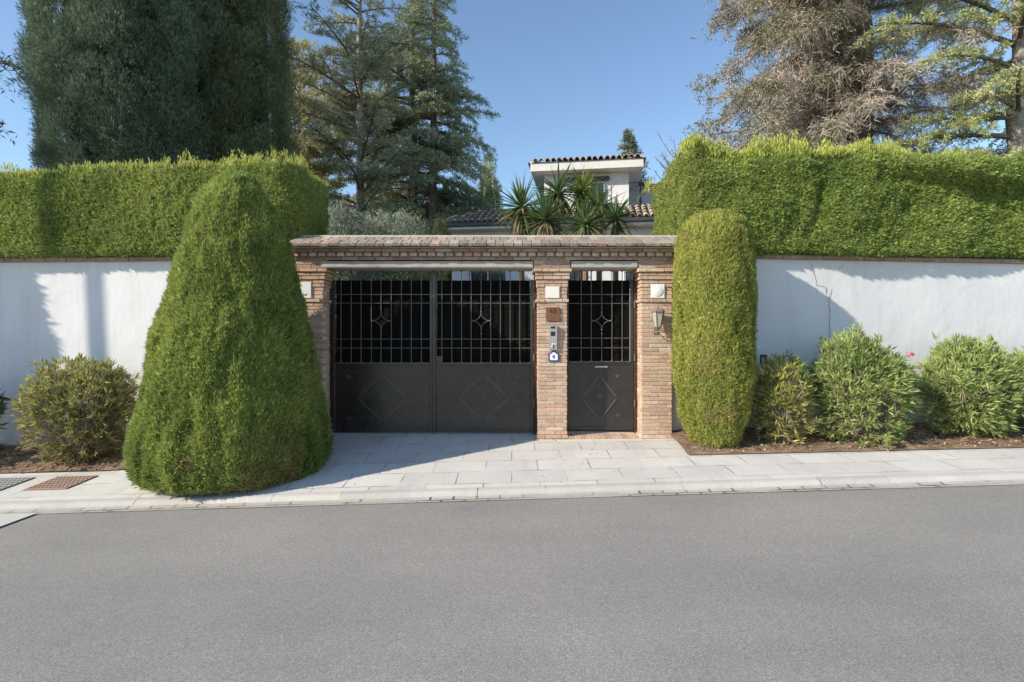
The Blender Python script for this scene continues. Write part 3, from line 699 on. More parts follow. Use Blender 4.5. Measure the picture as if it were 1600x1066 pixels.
# ------------------------------------------------------------------ clipped hedges
def revol_hedge(name, label, cx, cy, prof, n, L, up, c1, c2, cb, seed, group=None, bumpamp=.05, wid=.17, brown_low=0, ell=(1,1), k=3):
    zb = prof[0][1]; t = thing(name, label, 'hedge', (cx, cy, zb), 0, group)
    R = np.array([p[0] for p in prof]); Z = np.array([p[1] for p in prof])
    seg = np.hypot(np.diff(R), np.diff(Z)); ar = seg*(R[1:]+R[:-1])/2; cum = np.concatenate([[0], np.cumsum(ar)])/ar.sum()
    u = rng.uniform(0, 1, n); i = np.clip(np.searchsorted(cum, u)-1, 0, len(seg)-1); f = (u-cum[i])/(cum[i+1]-cum[i]+1e-9)
    r = R[i]+(R[i+1]-R[i])*f; z = Z[i]+(Z[i+1]-Z[i])*f; th = rng.uniform(0, 2*math.pi, n)
    nr = (Z[i+1]-Z[i])/seg[i]; nz = -(R[i+1]-R[i])/seg[i]
    N = np.stack([np.cos(th)*nr/ell[0], np.sin(th)*nr/ell[1], nz], -1); N = nrm(N)
    P = np.stack([cx+r*np.cos(th)*ell[0], cy+r*np.sin(th)*ell[1], z], -1)
    nn = fbm(P*np.array([1,1,.55]), .30, seed)
    nv = vnoise(P*np.array([1,1,.35]), .075, seed+9)
    P = P+N*((nn-.5)*2*bumpamp+(nv-.5)*.06)[:, None]-N*(rng.uniform(0, 1, n)**2*.045)[:, None]
    t_ = np.clip((fbm(P, .5, seed+4)-.32)*2.6, 0, 1)[:, None]
    C = lerp(np.array(c1), np.array(c2), t_)*rng.uniform(.7, 1.35, (n, 1))
    pb = np.clip((vnoise(P, .28, seed+7)-.62)*3.5, 0, 1)*np.clip(1-(P[:, 2]-zb)/max(brown_low, .01), 0, 1)+(rng.uniform(0, 1, n) < .025)
    C = lerp(C, np.array(cb)*rng.uniform(.6, 1.3, (n, 1)), np.clip(pb, 0, 1)[:, None]*.85)
    lf = LF()
    D0 = N*.42+np.array([0,0,up])+rng.normal(size=(n, 3))*.30; C = C*rng.uniform(.78, 1.2, (n, 1)); k = 4
    for j in range(k):
        D = D0+rng.normal(size=(n, 3))*.27
        s_ = rng.uniform(.55, 1.25, n)*L
        lf.add(P+rng.normal(size=(n, 3))*L*.10, D, s_, s_*wid*rng.uniform(.7, 1.3, n), C*rng.uniform(.85, 1.15, (n, 1)), side=N+rng.normal(size=(n, 3))*.45)
    lf.build('foliage', M_leaf, t)
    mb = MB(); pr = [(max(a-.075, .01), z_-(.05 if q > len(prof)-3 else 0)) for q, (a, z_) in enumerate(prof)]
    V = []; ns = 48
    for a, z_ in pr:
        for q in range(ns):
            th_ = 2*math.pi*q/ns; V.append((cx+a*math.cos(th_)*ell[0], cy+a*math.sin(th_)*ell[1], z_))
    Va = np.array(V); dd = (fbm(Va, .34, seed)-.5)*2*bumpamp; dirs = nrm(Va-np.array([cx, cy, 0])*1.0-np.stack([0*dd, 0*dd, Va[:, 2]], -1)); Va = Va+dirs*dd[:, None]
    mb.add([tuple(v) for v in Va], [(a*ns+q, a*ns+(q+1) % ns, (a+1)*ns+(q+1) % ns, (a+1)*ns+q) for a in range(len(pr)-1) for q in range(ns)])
    mb.build('branches', M_dark, t)  # closed dark shell, added under the leaves to block light
    return t
G1, G2 = (.16,.23,.055), (.28,.35,.09)
CONE = [(.94,-.20),(1.02,-.06),(1.03,.15),(.96,.60),(.86,1.1),(.76,1.6),(.66,2.0),(.57,2.37),(.475,2.70),(.40,2.93),(.31,3.10),(.18,3.24),(.04,3.33)]
revol_hedge('cone_hedge', 'big cone-shaped clipped cypress in front of the left wall, spreading over the pavement', -3.27, 6.45, CONE, 120000, .062, .75, (.22,.29,.075), (.38,.44,.12), (.40,.30,.15), 21, bumpamp=.07, brown_low=.9)
COLM = [(.16,-.03),(.29,.05),(.41,.35),(.475,.8),(.485,1.3),(.49,1.9),(.47,2.4),(.44,2.70),(.36,2.86),(.22,2.95),(.04,2.99)]
revol_hedge('column_hedge', 'rounded columnar clipped cypress right of the gateway, brownish near its foot', 2.60, 7.02, COLM, 52000, .044, .9, (.30,.34,.08), (.45,.46,.12), (.44,.32,.16), 33, bumpamp=.02, brown_low=1.9)
def bulge(P, seed):
    P = P.copy()
    if seed == 52:      # uneven growth, a soft vertical hollow, and a brow added to cast a shadow band
        x, z = P[:, 0], P[:, 2]; f = (P[:, 1] < 8.3)
        brow = np.clip((x-4.7)/1.0, 0, 1)*np.clip((z-(3.62-.10*np.clip(x-5.2, 0, 3)))/.16, 0, 1)*.20
        hol = -.10*np.exp(-((x-4.25-.25*(z-3.2))/.10)**2)*np.clip((3.75-z)/.3, 0, 1)*np.clip((z-2.75)/.2, 0, 1)
        P[:, 1] -= np.where(f, brow+hol+.10*(vnoise(P, .9, 77)-.5), 0)
    if seed == 41: P[:, 1] -= .06*(vnoise(P, .8, 78)-.5)
    return P
# box hedges on top of the walls
def box_hedge(label, path, ztop_f, zbot, n, L, up, c1, c2, seed, depth, shoots=0, amp=.03, blend=None):
    t = thing('clipped_hedge', label, 'hedge', (path[0][0], path[0][1], zbot))
    A = np.array(path, float); seg = np.hypot(*np.diff(A, axis=0).T); cum = np.concatenate([[0], np.cumsum(seg)])
    def at(s_):
        i = np.clip(np.searchsorted(cum, s_, side='right')-1, 0, len(seg)-1); f = ((s_-cum[i])/seg[i])[:, None]
        p = A[i]+(A[i+1]-A[i])*f; d = (A[i+1]-A[i])/seg[i][:, None]; return p, np.stack([d[:, 1], -d[:, 0]], -1)
    Lp = cum[-1]; H = ztop_f(A[:, 0].mean())-zbot
    nf = int(n*.80); s_ = rng.uniform(0, Lp, nf); p, nn = at(s_); q = rng.uniform(0, 1, nf)
    zt = ztop_f(p[:, 0]); z = zbot+(zt-zbot)*q
    r = .16; e = np.clip((z-(zt-r))/r, 0, 1); inw = r*(1-np.sqrt(np.maximum(1-e*e, 0)))
    e2 = np.clip((zbot+.08-z)/.08, 0, 1); inw = inw+e2*e2*.08
    N = nrm(np.stack([nn[:, 0]*(1-e*.8), nn[:, 1]*(1-e*.8), e*1.0-e2*.5], -1))
    P = np.stack([p[:, 0], p[:, 1], z], -1)-np.stack([nn[:, 0], nn[:, 1], 0*z], -1)*inw[:, None]
    nt_ = n-nf; x = rng.uniform(A[:, 0].min(), A[:, 0].max(), nt_); yf = np.interp(x, A[:, 0] if A[0, 0] < A[-1, 0] else A[::-1, 0], A[:, 1] if A[0, 0] < A[-1, 0] else A[::-1, 1])
    y = yf+.12+rng.uniform(0, 1, nt_)**1.6*(depth-.12)
    P2 = np.stack([x, y, ztop_f(x)], -1); N2 = np.tile([0,0,1.0], (nt_, 1))
    P = np.concatenate([P, P2]); N = np.concatenate([N, N2]); n_ = len(P)
    P = P+N*((fbm(P, .4, seed)-.5)*2*amp+(vnoise(P, .06, seed+3)-.5)*.03)[:, None]-N*(rng.uniform(0, 1, n_)**2*.035)[:, None]
    P = bulge(P, seed)
    t_ = np.clip((fbm(P, .6, seed+5)-.3)*2.4, 0, 1)[:, None]
    C = lerp(np.array(c1), np.array(c2), t_)*rng.uniform(.68, 1.35, (n_, 1))
    if blend is not None: C = blend(P, C)
    lf = LF()
    D0 = N*.45+np.array([0,0,up])+rng.normal(size=(n_, 3))*.36; C = C*rng.uniform(.8, 1.2, (n_, 1))
    for j in range(4):
        D = D0+rng.normal(size=(n_, 3))*.26; s2 = rng.uniform(.5, 1.3, n_)*L
        lf.add(P+rng.normal(size=(n_, 3))*L*.12, D, s2, s2*.20*rng.uniform(.7, 1.4, n_), C*rng.uniform(.85, 1.15, (n_, 1)), side=N+rng.normal(size=(n_, 3))*.45)
    if shoots:
        x = rng.uniform(A[:, 0].min(), A[:, 0].max(), shoots); yf = np.interp(x, A[:, 0] if A[0, 0] < A[-1, 0] else A[::-1, 0], A[:, 1] if A[0, 0] < A[-1, 0] else A[::-1, 1])
        y = yf+rng.uniform(0, .45, shoots); dens = vnoise(np.stack([x, y, x*0], -1), .22, seed+8)
        h = (.05+.34*dens**3)
        for (hx, ad, wd) in SHOOT.get(seed, []): h = h+ad*np.exp(-((x-hx)/wd)**2)
        for j in range(14):
            f = rng.uniform(0, 1, shoots); base = np.stack([x, y, ztop_f(x)-.06+f*h], -1)
            D = np.stack([rng.normal(size=shoots)*.35, rng.normal(size=shoots)*.35, np.full(shoots, 1.)], -1)
            lf.add(base+rng.normal(size=(shoots, 3))*.02, D, rng.uniform(.04, .09, shoots), rng.uniform(.008, .016, shoots), np.array(c2)*np.array([1.25,1.15,1.0])*rng.uniform(.7, 1.3, (shoots, 1)))
    lf.build('foliage', M_leaf, t)
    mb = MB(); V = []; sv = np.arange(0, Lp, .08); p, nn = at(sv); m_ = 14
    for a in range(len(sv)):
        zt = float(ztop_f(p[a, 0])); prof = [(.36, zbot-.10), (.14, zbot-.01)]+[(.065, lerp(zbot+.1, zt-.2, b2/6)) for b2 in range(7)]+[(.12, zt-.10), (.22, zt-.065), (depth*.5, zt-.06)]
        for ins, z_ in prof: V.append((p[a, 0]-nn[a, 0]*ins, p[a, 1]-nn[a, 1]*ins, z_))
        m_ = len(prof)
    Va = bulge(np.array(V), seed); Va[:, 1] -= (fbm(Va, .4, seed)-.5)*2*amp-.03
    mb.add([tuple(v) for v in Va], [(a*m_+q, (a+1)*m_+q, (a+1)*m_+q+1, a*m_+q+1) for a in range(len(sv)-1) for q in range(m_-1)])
    mb.build('branches', M_dark, t)  # solid inner shell added so that light does not pass through the hedge
    return t
SHOOT = {52: [(3.78,.22,.10),(4.05,.10,.12),(3.55,.12,.06),(2.46,.12,.12),(5.0,.08,.3),(6.2,.06,.2)], 41: []}
pathL = [(-10,7.62),(-7.2,7.57),(-3.30,7.40)]+[(-3.30+.34*math.sin(a), 7.74-.34*math.cos(a)) for a in np.linspace(.15, math.pi/2, 8)]+[(-2.955,8.7)]
box_hedge('trimmed box-shaped hedge with a rounded end on top of the left wall', pathL, lambda x: 3.80+.028*(x+3.0)+.02*np.sin(x*2.1), 2.515, 80000, .045, .32, (.25,.32,.09), (.40,.46,.14), 41, 1.1, shoots=1100, amp=.03)
pathR = [(2.42,9.3),(2.40,8.0)]+[(2.62-.22*math.cos(a), 7.72-.22*math.sin(a)) for a in np.linspace(.1, math.pi/2-.05, 6)]+[(4.5,7.52),(7.7,7.80),(11,8.05)]
def blendR(P, C):
    # the nearest-to-gate end is a feathery lighter plant
    f = np.clip((2.85-P[:, 0])/.15, 0, 1)[:, None]; return lerp(C, np.array([.34,.38,.11])*rng.uniform(.7, 1.3, (len(P), 1)), f*.7)
box_hedge('tall clipped hedge with feathery pale shoots on top of the right wall', pathR, lambda x: 3.93+.03*np.sin(x*1.7)-.012*(x-4)+.20*np.exp(-((x-2.60)/.17)**2), 2.535, 108000, .045, .22, (.23,.32,.085), (.40,.47,.135), 52, 1.2, shoots=3600, amp=.11, blend=blendR)
# ------------------------------------------------------------------ oleander shrubs
def oleander(label, cx, cy, rx, ry, z0, z1, n, c1, c2, seed, stems=26, brown=.1, flower=None, Ll=.10, lean=0, hollow=.35):
    r_ = random.Random(seed); t = thing('oleander_shrub', label, 'shrub', (cx, cy, z0), 0, 'oleander shrubs in the planting beds')
    H = z1-z0; mb = MB(); heads = []
    for k in range(stems):
        a = r_.uniform(0, 2*math.pi); e = r_.random()**.5; tx, ty = cx+math.cos(a)*rx*.85*e, cy+math.sin(a)*ry*.85*e; tz = z0+H*(.55+.35*math.sqrt(max(0, 1-e*e))*r_.uniform(.8, 1))
        b0 = (cx+math.cos(a)*.10*rx, cy+math.sin(a)*.10*ry, z0-.02)
        m1 = (lerp(b0[0], tx, .45)+r_.uniform(-.05, .05), lerp(b0[1], ty, .45)+r_.uniform(-.05, .05), lerp(b0[2], tz, .5))
        g_ = r_.uniform(.7, 1.2); mb.tube([b0, m1, (tx, ty, tz)], [.009, .006, .003], 5, (.27*g_,.22*g_,.17*g_))
    mb.build('stems', M_twig, t)
    nh = n//11; lf = LF()
    U = nrm(rng.normal(size=(nh, 3))); U[:, 2] = np.where(U[:, 2] < -.1, U[:, 2]*rng.choice([-1, .95], nh, p=[.35,.65]), U[:, 2])
    rad = rng.uniform(hollow, 1, nh)**.5
    P = np.array([cx, cy, z0+H*.47])+U*rad[:, None]*np.array([rx, ry, H*.53])
    nz = fbm(P, .35, seed); P = P+nrm(U)*((nz-.45)*.42+(rng.uniform(0, 1, nh) < .05)*rng.uniform(0, .14, nh))[:, None]
    P[:, 2] = np.maximum(P[:, 2], z0+.03+rng.uniform(0, .1, nh))
    lowf = np.clip((P[:, 2]-z0)/H, 0, 1)
    tt = np.clip((fbm(P, .4, seed+2)-.3)*2.4, 0, 1)
    for j in range(11):
        D = nrm(U*np.array([.9,.9,.7])+np.array([0,0,.5]))+rng.normal(size=(nh, 3))*.5
        C = lerp(np.array(c1), np.array(c2), tt[:, None])*rng.uniform(.65, 1.4, (nh, 1))
        isb = (rng.uniform(0, 1, nh) < brown*(1.6-1.3*lowf))[:, None]
        C = np.where(isb, np.array([.30,.22,.13])*rng.uniform(.5, 1.3, (nh, 1)), C)
        l_ = rng.uniform(.6, 1.25, nh)*Ll
        lf.add(P+rng.normal(size=(nh, 3))*.012, D, l_, l_*rng.uniform(.15, .22, nh), C, side=U+rng.normal(size=(nh, 3))*.6)
    lf.build('leaves', M_leaf, t)
    ntw = nh*2; idx = rng.integers(0, nh, ntw); tw = LF(); ctr = np.array([cx, cy, z0+H*.15])
    S = P[idx]; D = nrm(ctr-S)+rng.normal(size=(ntw, 3))*.3
    tw.add(S, D, rng.uniform(.12, .35, ntw), .006, np.array([.30,.24,.18])*rng.uniform(.6, 1.3, (ntw, 1)))
    tw.build('twigs', M_twig, t)
    if flower:
        fx, fy, fz = flower; mbf = LF(); 
        for q in range(9):
            c0 = np.array([fx, fy, fz])+rng.normal(size=3)*.02; m_ = 7
            D = rng.normal(size=(m_, 3)); mbf.add(np.tile(c0, (m_, 1)), D, .028, .022, np.array([.80,.36,.38])*rng.uniform(.8, 1.2, (m_, 1)), mid=.6)
        mbf.build('flower', M_pink, t)
    return t
oleander('rounded oleander with olive and brownish leaves on the left, before the white wall', -5.55, 7.02, .66, .45, -.20, 1.06, 17000, (.30,.34,.115), (.52,.49,.19), 61, brown=.38, Ll=.085)
oleander('slim straggly oleander with yellowish leaves beside the meter box', 3.46, 6.98, .34, .32, .0, 1.10, 7600, (.30,.34,.10), (.54,.53,.18), 62, brown=.22, Ll=.085)
oleander('bushy green oleander below the wall crack, second from the columnar hedge', 4.47, 6.98, .55, .42, -.02, 1.38, 19000, (.25,.33,.105), (.43,.50,.19), 63, brown=.05, Ll=.092)
oleander('broad green oleander with one pink flower cluster at its left top', 6.0, 7.15, .62, .43, .10, 1.33, 20000, (.25,.33,.105), (.43,.50,.19), 64, brown=.04, flower=(PX(1423, 7.0), 7.0, PZ(553, 7.0)), Ll=.092)
oleander('green oleander cut off by the right edge of the picture', 7.28, 7.3, .60, .42, .14, 1.24, 16000, (.25,.33,.105), (.43,.50,.19), 65, brown=.04, Ll=.092)
oleander('dark oleander at the left edge, only a twig of it in view', -7.15, 6.95, .46, .38, -.22, .95, 3200, (.07,.10,.03), (.12,.15,.05), 66, brown=.1, Ll=.13)
# columnar hedge outside the frame on the left: its ragged shadow covers the left end of the wall
revol_hedge('column_hedge', 'dark green columnar hedge standing just beyond the left edge', -10.15, 6.75, [(.5,-.3),(.62,.2),(.66,1.6),(.62,3.2),(.5,4.1),(.05,4.4)], 12000, .16, .6, G1, G2, (.2,.14,.07), 71, bumpamp=.09, brown_low=.5)
# ------------------------------------------------------------------ dense cypress trees
def cypress(label, cx, cy, prof, nclump, per, Ls_, c1, c2, seed, cr=.42, group='dense cypresses behind the left hedge', name='cypress_tree', amp=.18, vis=None):
    t = thing(name, label, 'tree', (cx, cy, 0), 0, group)
    R = np.array([p[0] for p in prof]); Z = np.array([p[1] for p in prof])
    seg = np.hypot(np.diff(R), np.diff(Z)); ar = seg*(R[1:]+R[:-1])/2+1e-6; cum = np.concatenate([[0], np.cumsum(ar)])/ar.sum()
    n = nclump; u = rng.uniform(0, 1, n); i = np.clip(np.searchsorted(cum, u)-1, 0, len(seg)-1); f = (u-cum[i])/(cum[i+1]-cum[i]+1e-9)
    r = R[i]+(R[i+1]-R[i])*f; z = Z[i]+(Z[i+1]-Z[i])*f; th = rng.uniform(0, 2*math.pi, n) if vis is None else rng.uniform(vis[0], vis[1], n)
    nn = vnoise(np.stack([np.cos(th)*r, np.sin(th)*r, z], -1), 1.1, seed)
    r = r+(nn-.5)*2*amp+rng.normal(size=n)*amp*.75
    Cc = np.stack([cx+r*np.cos(th), cy+r*np.sin(th), z], -1); Nc = np.stack([np.cos(th), np.sin(th), 0*th+.15], -1)
    tt = rng.uniform(0, 1, n)
    Pc = np.repeat(Cc, per, axis=0); Nn = np.repeat(Nc, per, axis=0); tn_ = np.repeat(tt, per); m_ = len(Pc)
    U = nrm(rng.normal(size=(m_, 3))); rr = rng.uniform(.25, 1, m_)**.5
    sc = np.repeat(rng.uniform(.6, 1.25, n), per)*cr
    P = Pc+U*rr[:, None]*sc[:, None]*np.array([.78,.78,1.3])
    keep = (U*Nn).sum(1) > -.2; P, U, Nn, tn_ = P[keep], U[keep], Nn[keep], tn_[keep]; m_ = len(P)
    C = lerp(np.array(c1), np.array(c2), tn_[:, None])*rng.uniform(.65, 1.4, (m_, 1))
    C = C*(1+.0*sc[keep][:, None]); lf = LF()
    for j in range(4):
        D = U*.6+Nn*.35+np.array([0,0,.75])+rng.normal(size=(m_, 3))*.35
        s_ = rng.uniform(.6, 1.3, m_)*Ls_; lf.add(P+rng.normal(size=(m_, 3))*.03, D, s_, s_*.17, C*rng.uniform(.85, 1.15, (m_, 1)), side=U+rng.normal(size=(m_, 3))*.5)
    lf.build('crown', M_needle, t)
    mb = MB(); mb.lathe(cx, cy, [(max(a-.36*min(1, a*.75), .02), z_*.93) for a, z_ in prof], 20); mb.build('inner_core', M_inner, t)  # smooth dark core added inside; its colour stands in for crown shade
    mb = MB(); mb.tube([(cx, cy, -.3), (cx+.03, cy, 1.5), (cx, cy, min(prof[-1][1]*.6, 6))], [.26, .2, .1], 10); mb.build('trunk', M_bark, t)
    return t
# first: broad, blue-green, from px 45..325
P1 = [(1.2,.8),(1.32,2.2),(1.44,4),(1.66,6.0),(1.84,7.5),(1.92,9),(1.8,10.8),(1.5,12.5),(.9,14),(.1,15)]
c_a, c_b = (.135,.19,.125), (.21,.27,.18)
cypress('broad blue-green cypress with a full dense crown behind the left hedge', PX(208, 14.6), 14.6, P1, 1350, 240, .082, c_a, c_b, 81, cr=.42, vis=(-math.pi-1.1, 1.1))
P2 = [(1.0,.8),(1.1,2.5),(1.15,5),(1.1,7.5),(1.0,10),(1.0,12.5),(.5,14.5),(.1,15.5)]
cypress('slimmer dark cypress right of the broad one, with sunlit tufts high on its left', PX(375, 16.0), 16.0, P2, 950, 215, .082, (.13,.165,.085), (.24,.27,.13), 82, cr=.40, vis=(-math.pi-1.1, 1.1))
# slim cypress and far conifer
PC = [(.25,1),(.36,2.5),(.40,4.2),(.36,5.6),(.26,6.8),(.10,7.7),(.02,8.1)]
cypress('slim yellow-green cypress between the cedar and the house', PX(764, 27), 27, [(a*1.35, z*1.26) for a, z in PC], 240, 90, .11, (.24,.27,.09), (.40,.40,.15), 84, cr=.26, amp=.05, group='small cypresses in the garden')
cypress('low sunlit yellowish cypress under the cedar boughs', PX(700, 26), 26, [(.4,1),(.65,3.5),(.65,5.6),(.45,7.4),(.1,8.4)], 260, 70, .13, (.18,.20,.07), (.28,.28,.10), 85, cr=.22, amp=.06, group='small cypresses in the garden')
# ------------------------------------------------------------------ conifers with open boughs
def conifer(label, cx, cy, H, tr, boughs, needle_c1, needle_c2, seed, name='cedar_tree', group=None, rmax=3, zlow=2, shape=None, droop=.22, rise=.12, dens=1.0, tuft=.085, bark=None, nt=12, azr=None, twl=.38, hang=.25, extra=None, top=None, kb=3, trunk_lean=0):
    rd = random.Random(seed); t = thing(name, label, 'tree', (cx, cy, 0), 0, group)
    mbt = MB(); k = 10; pts = [(cx+trunk_lean*(i/k)+rd.uniform(-.05, .05)*(i > 0), cy+rd.uniform(-.05, .05), H*.965*i/k-.2*(i == 0)) for i in range(k+1)]
    mbt.tube(pts, [tr*(1-.88*i/k)+.01 for i in range(k+1)], 10); mbt.build('trunk', bark or M_bark, t, smooth=True)
    mb = MB(); TP = []; TD = []; bl = list(extra or [])
    for i in range(boughs):
        f = (i+rd.random())/boughs; z = zlow+(H-.3-zlow)*f
        az = rd.uniform(0, 2*math.pi) if azr is None else rd.uniform(*azr)
        fr = shape(f) if shape else (1-f)**.8
        bl.append((z, az, rmax*fr*rd.uniform(.6, 1.12), droop*rd.uniform(.5, 1.4), rise*rd.uniform(.3, 1.6)))
    for (z, az, L, dr_, ri) in bl:
        if L < .15: continue
        tx = cx+trunk_lean*z/H
        dx, dy = math.cos(az), math.sin(az); side = Vector((-dy, dx, 0)); m_ = 8; path = []
        wob = rd.uniform(-.12, .12)
        for j in range(m_+1):
            u = j/m_; path.append(Vector((tx+dx*L*u, cy+dy*L*u, z+L*(ri*u*1.6-dr_*u*u*1.6)))+side*wob*L*u*u)
        r0 = max(.012, .016*L+.006)
        g_ = rd.uniform(.7, 1.2); mb.tube(path, [r0*(1-.85*j/m_)+.003 for j in range(m_+1)], 5, (.20*g_,.165*g_,.135*g_), cap=False)
        ntw = max(5, int(L*6.5*dens)); 
        for q in range(ntw):
            u = .15+.85*(q+rd.random())/ntw; jj = min(int(u*m_), m_-1); b0 = path[jj].lerp(path[jj+1], u*m_-jj)
            s_ = 1 if q % 2 else -1; a2 = rd.uniform(.6, 1.25); tl = L*twl*(1.12-u*.72)*rd.uniform(.55, 1.2)
            d0 = (path[jj+1]-path[jj]).normalized(); dv = (d0*math.cos(a2)+side*s_*math.sin(a2)+Vector((0,0,rd.uniform(-.12, .18)))).normalized()
            e1 = b0+dv*tl*.55; e2 = b0+dv*tl+Vector((0,0,-hang*tl))
            mb.tube([b0, e1, e2], [.006+.003*L/3, .0045, .002], 3, (.19*g_,.155*g_,.12*g_), cap=False)
            c_ = max(3, int(tl*nt))
            for w_ in range(c_):
                v = (w_+rd.random())/c_; pp = b0.lerp(e1, v*2) if v < .5 else e1.lerp(e2, v*2-1)
                TP.append(pp); TD.append(dv)
    mb.build('boughs', M_twig, t)
    P = np.array([tuple(p) for p in TP]); D0 = np.array([tuple(d) for d in TD]); n = len(P); lf = LF()
    tt = np.clip((vnoise(P, .9, seed)-.25)*1.8, 0, 1)[:, None]
    for j in range(kb):
        D = D0*.55+rng.normal(size=(n, 3))*.65+np.array([0,0,.22-hang*.5])
        C = lerp(np.array(needle_c1), np.array(needle_c2), tt)*rng.uniform(.6, 1.4, (n, 1)); s_ = rng.uniform(.6, 1.4, n)*tuft
        lf.add(P+rng.normal(size=(n, 3))*tuft*.35, D, s_, s_*.22, C)
    lf.build('needles', M_needle, t)
    return t
def sh_c(f): return min(1, .75+f*.5) if f < .35 else max(0, 1-(f-.35)/.65)**.75
gc = 'open-crowned cedars behind the gateway'
conifer('thin open cedar with a pale slender trunk, left of the paired trunks', PX(562, 19), 19, 17.2, .19, 115, (.30,.32,.19), (.50,.50,.33), 91, group=gc, rmax=3.1, zlow=4.0, shape=sh_c, droop=.12, rise=.28, tuft=.10, bark=M_bark2, nt=22, kb=8, hang=.1)
conifer('cedar with a grey trunk in the middle of the cedar group', PX(645, 22), 22, 18, .26, 115, (.26,.30,.19), (.44,.47,.31), 92, group=gc, rmax=3.4, zlow=5.5, shape=sh_c, droop=.2, rise=.14, tuft=.11, nt=20, kb=8)
conifer('dark green cedar with layered drooping boughs nearest the house', PX(677, 21), 21, 16.4, .24, 130, (.24,.295,.17), (.43,.48,.28), 93, group=gc, rmax=3.45, zlow=4.5, shape=lambda f: max(0, 1-f)**.72, droop=.30, rise=.12, tuft=.10, nt=22, kb=9, hang=.4)
conifer('yellowish sunlit pine behind the dark cypress', PX(468, 24), 24, 14.6, .22, 120, (.34,.34,.16), (.58,.53,.28), 94, name='pine_tree', rmax=2.9, zlow=2.5, shape=lambda f: max(0, 1-f**3)**.7*.95+.05, droop=.05, rise=.25, tuft=.13, nt=18, kb=10, hang=0, dens=1.1)
conifer('far pointed fir rising behind the white upper storey', PX(982, 34), 34, 14.5, .2, 220, (.18,.21,.15), (.28,.31,.21), 95, name='fir_tree', rmax=3.2, zlow=4, shape=lambda f: max(0, 1-f)**.8, droop=.15, rise=.12, tuft=.20, nt=14, kb=6)
conifer('sparse reddish twiggy tree peeping above the right hedge end', PX(1066, 17), 17, 7.0, .05, 70, (.32,.25,.20), (.44,.36,.28), 96, name='twiggy_tree', rmax=.9, zlow=4.5, shape=lambda f: .9, droop=-.25, rise=.5, tuft=.07, nt=6, kb=2, hang=-.1, twl=.5)
conifer('dark drooping cedar whose branch tips enter at the left edge', -14.8, 12.2, 15, .3, 46, (.08,.11,.09), (.13,.17,.13), 97, rmax=2.6, zlow=5.5, droop=.3, rise=.15, tuft=.13, nt=12, kb=4, hang=.4,
        extra=[(7.7,-.05,3.9,.16,.10), (6.9,-.02,3.5,.22,.08), (6.2,-.08,3.0,.22,.06)])
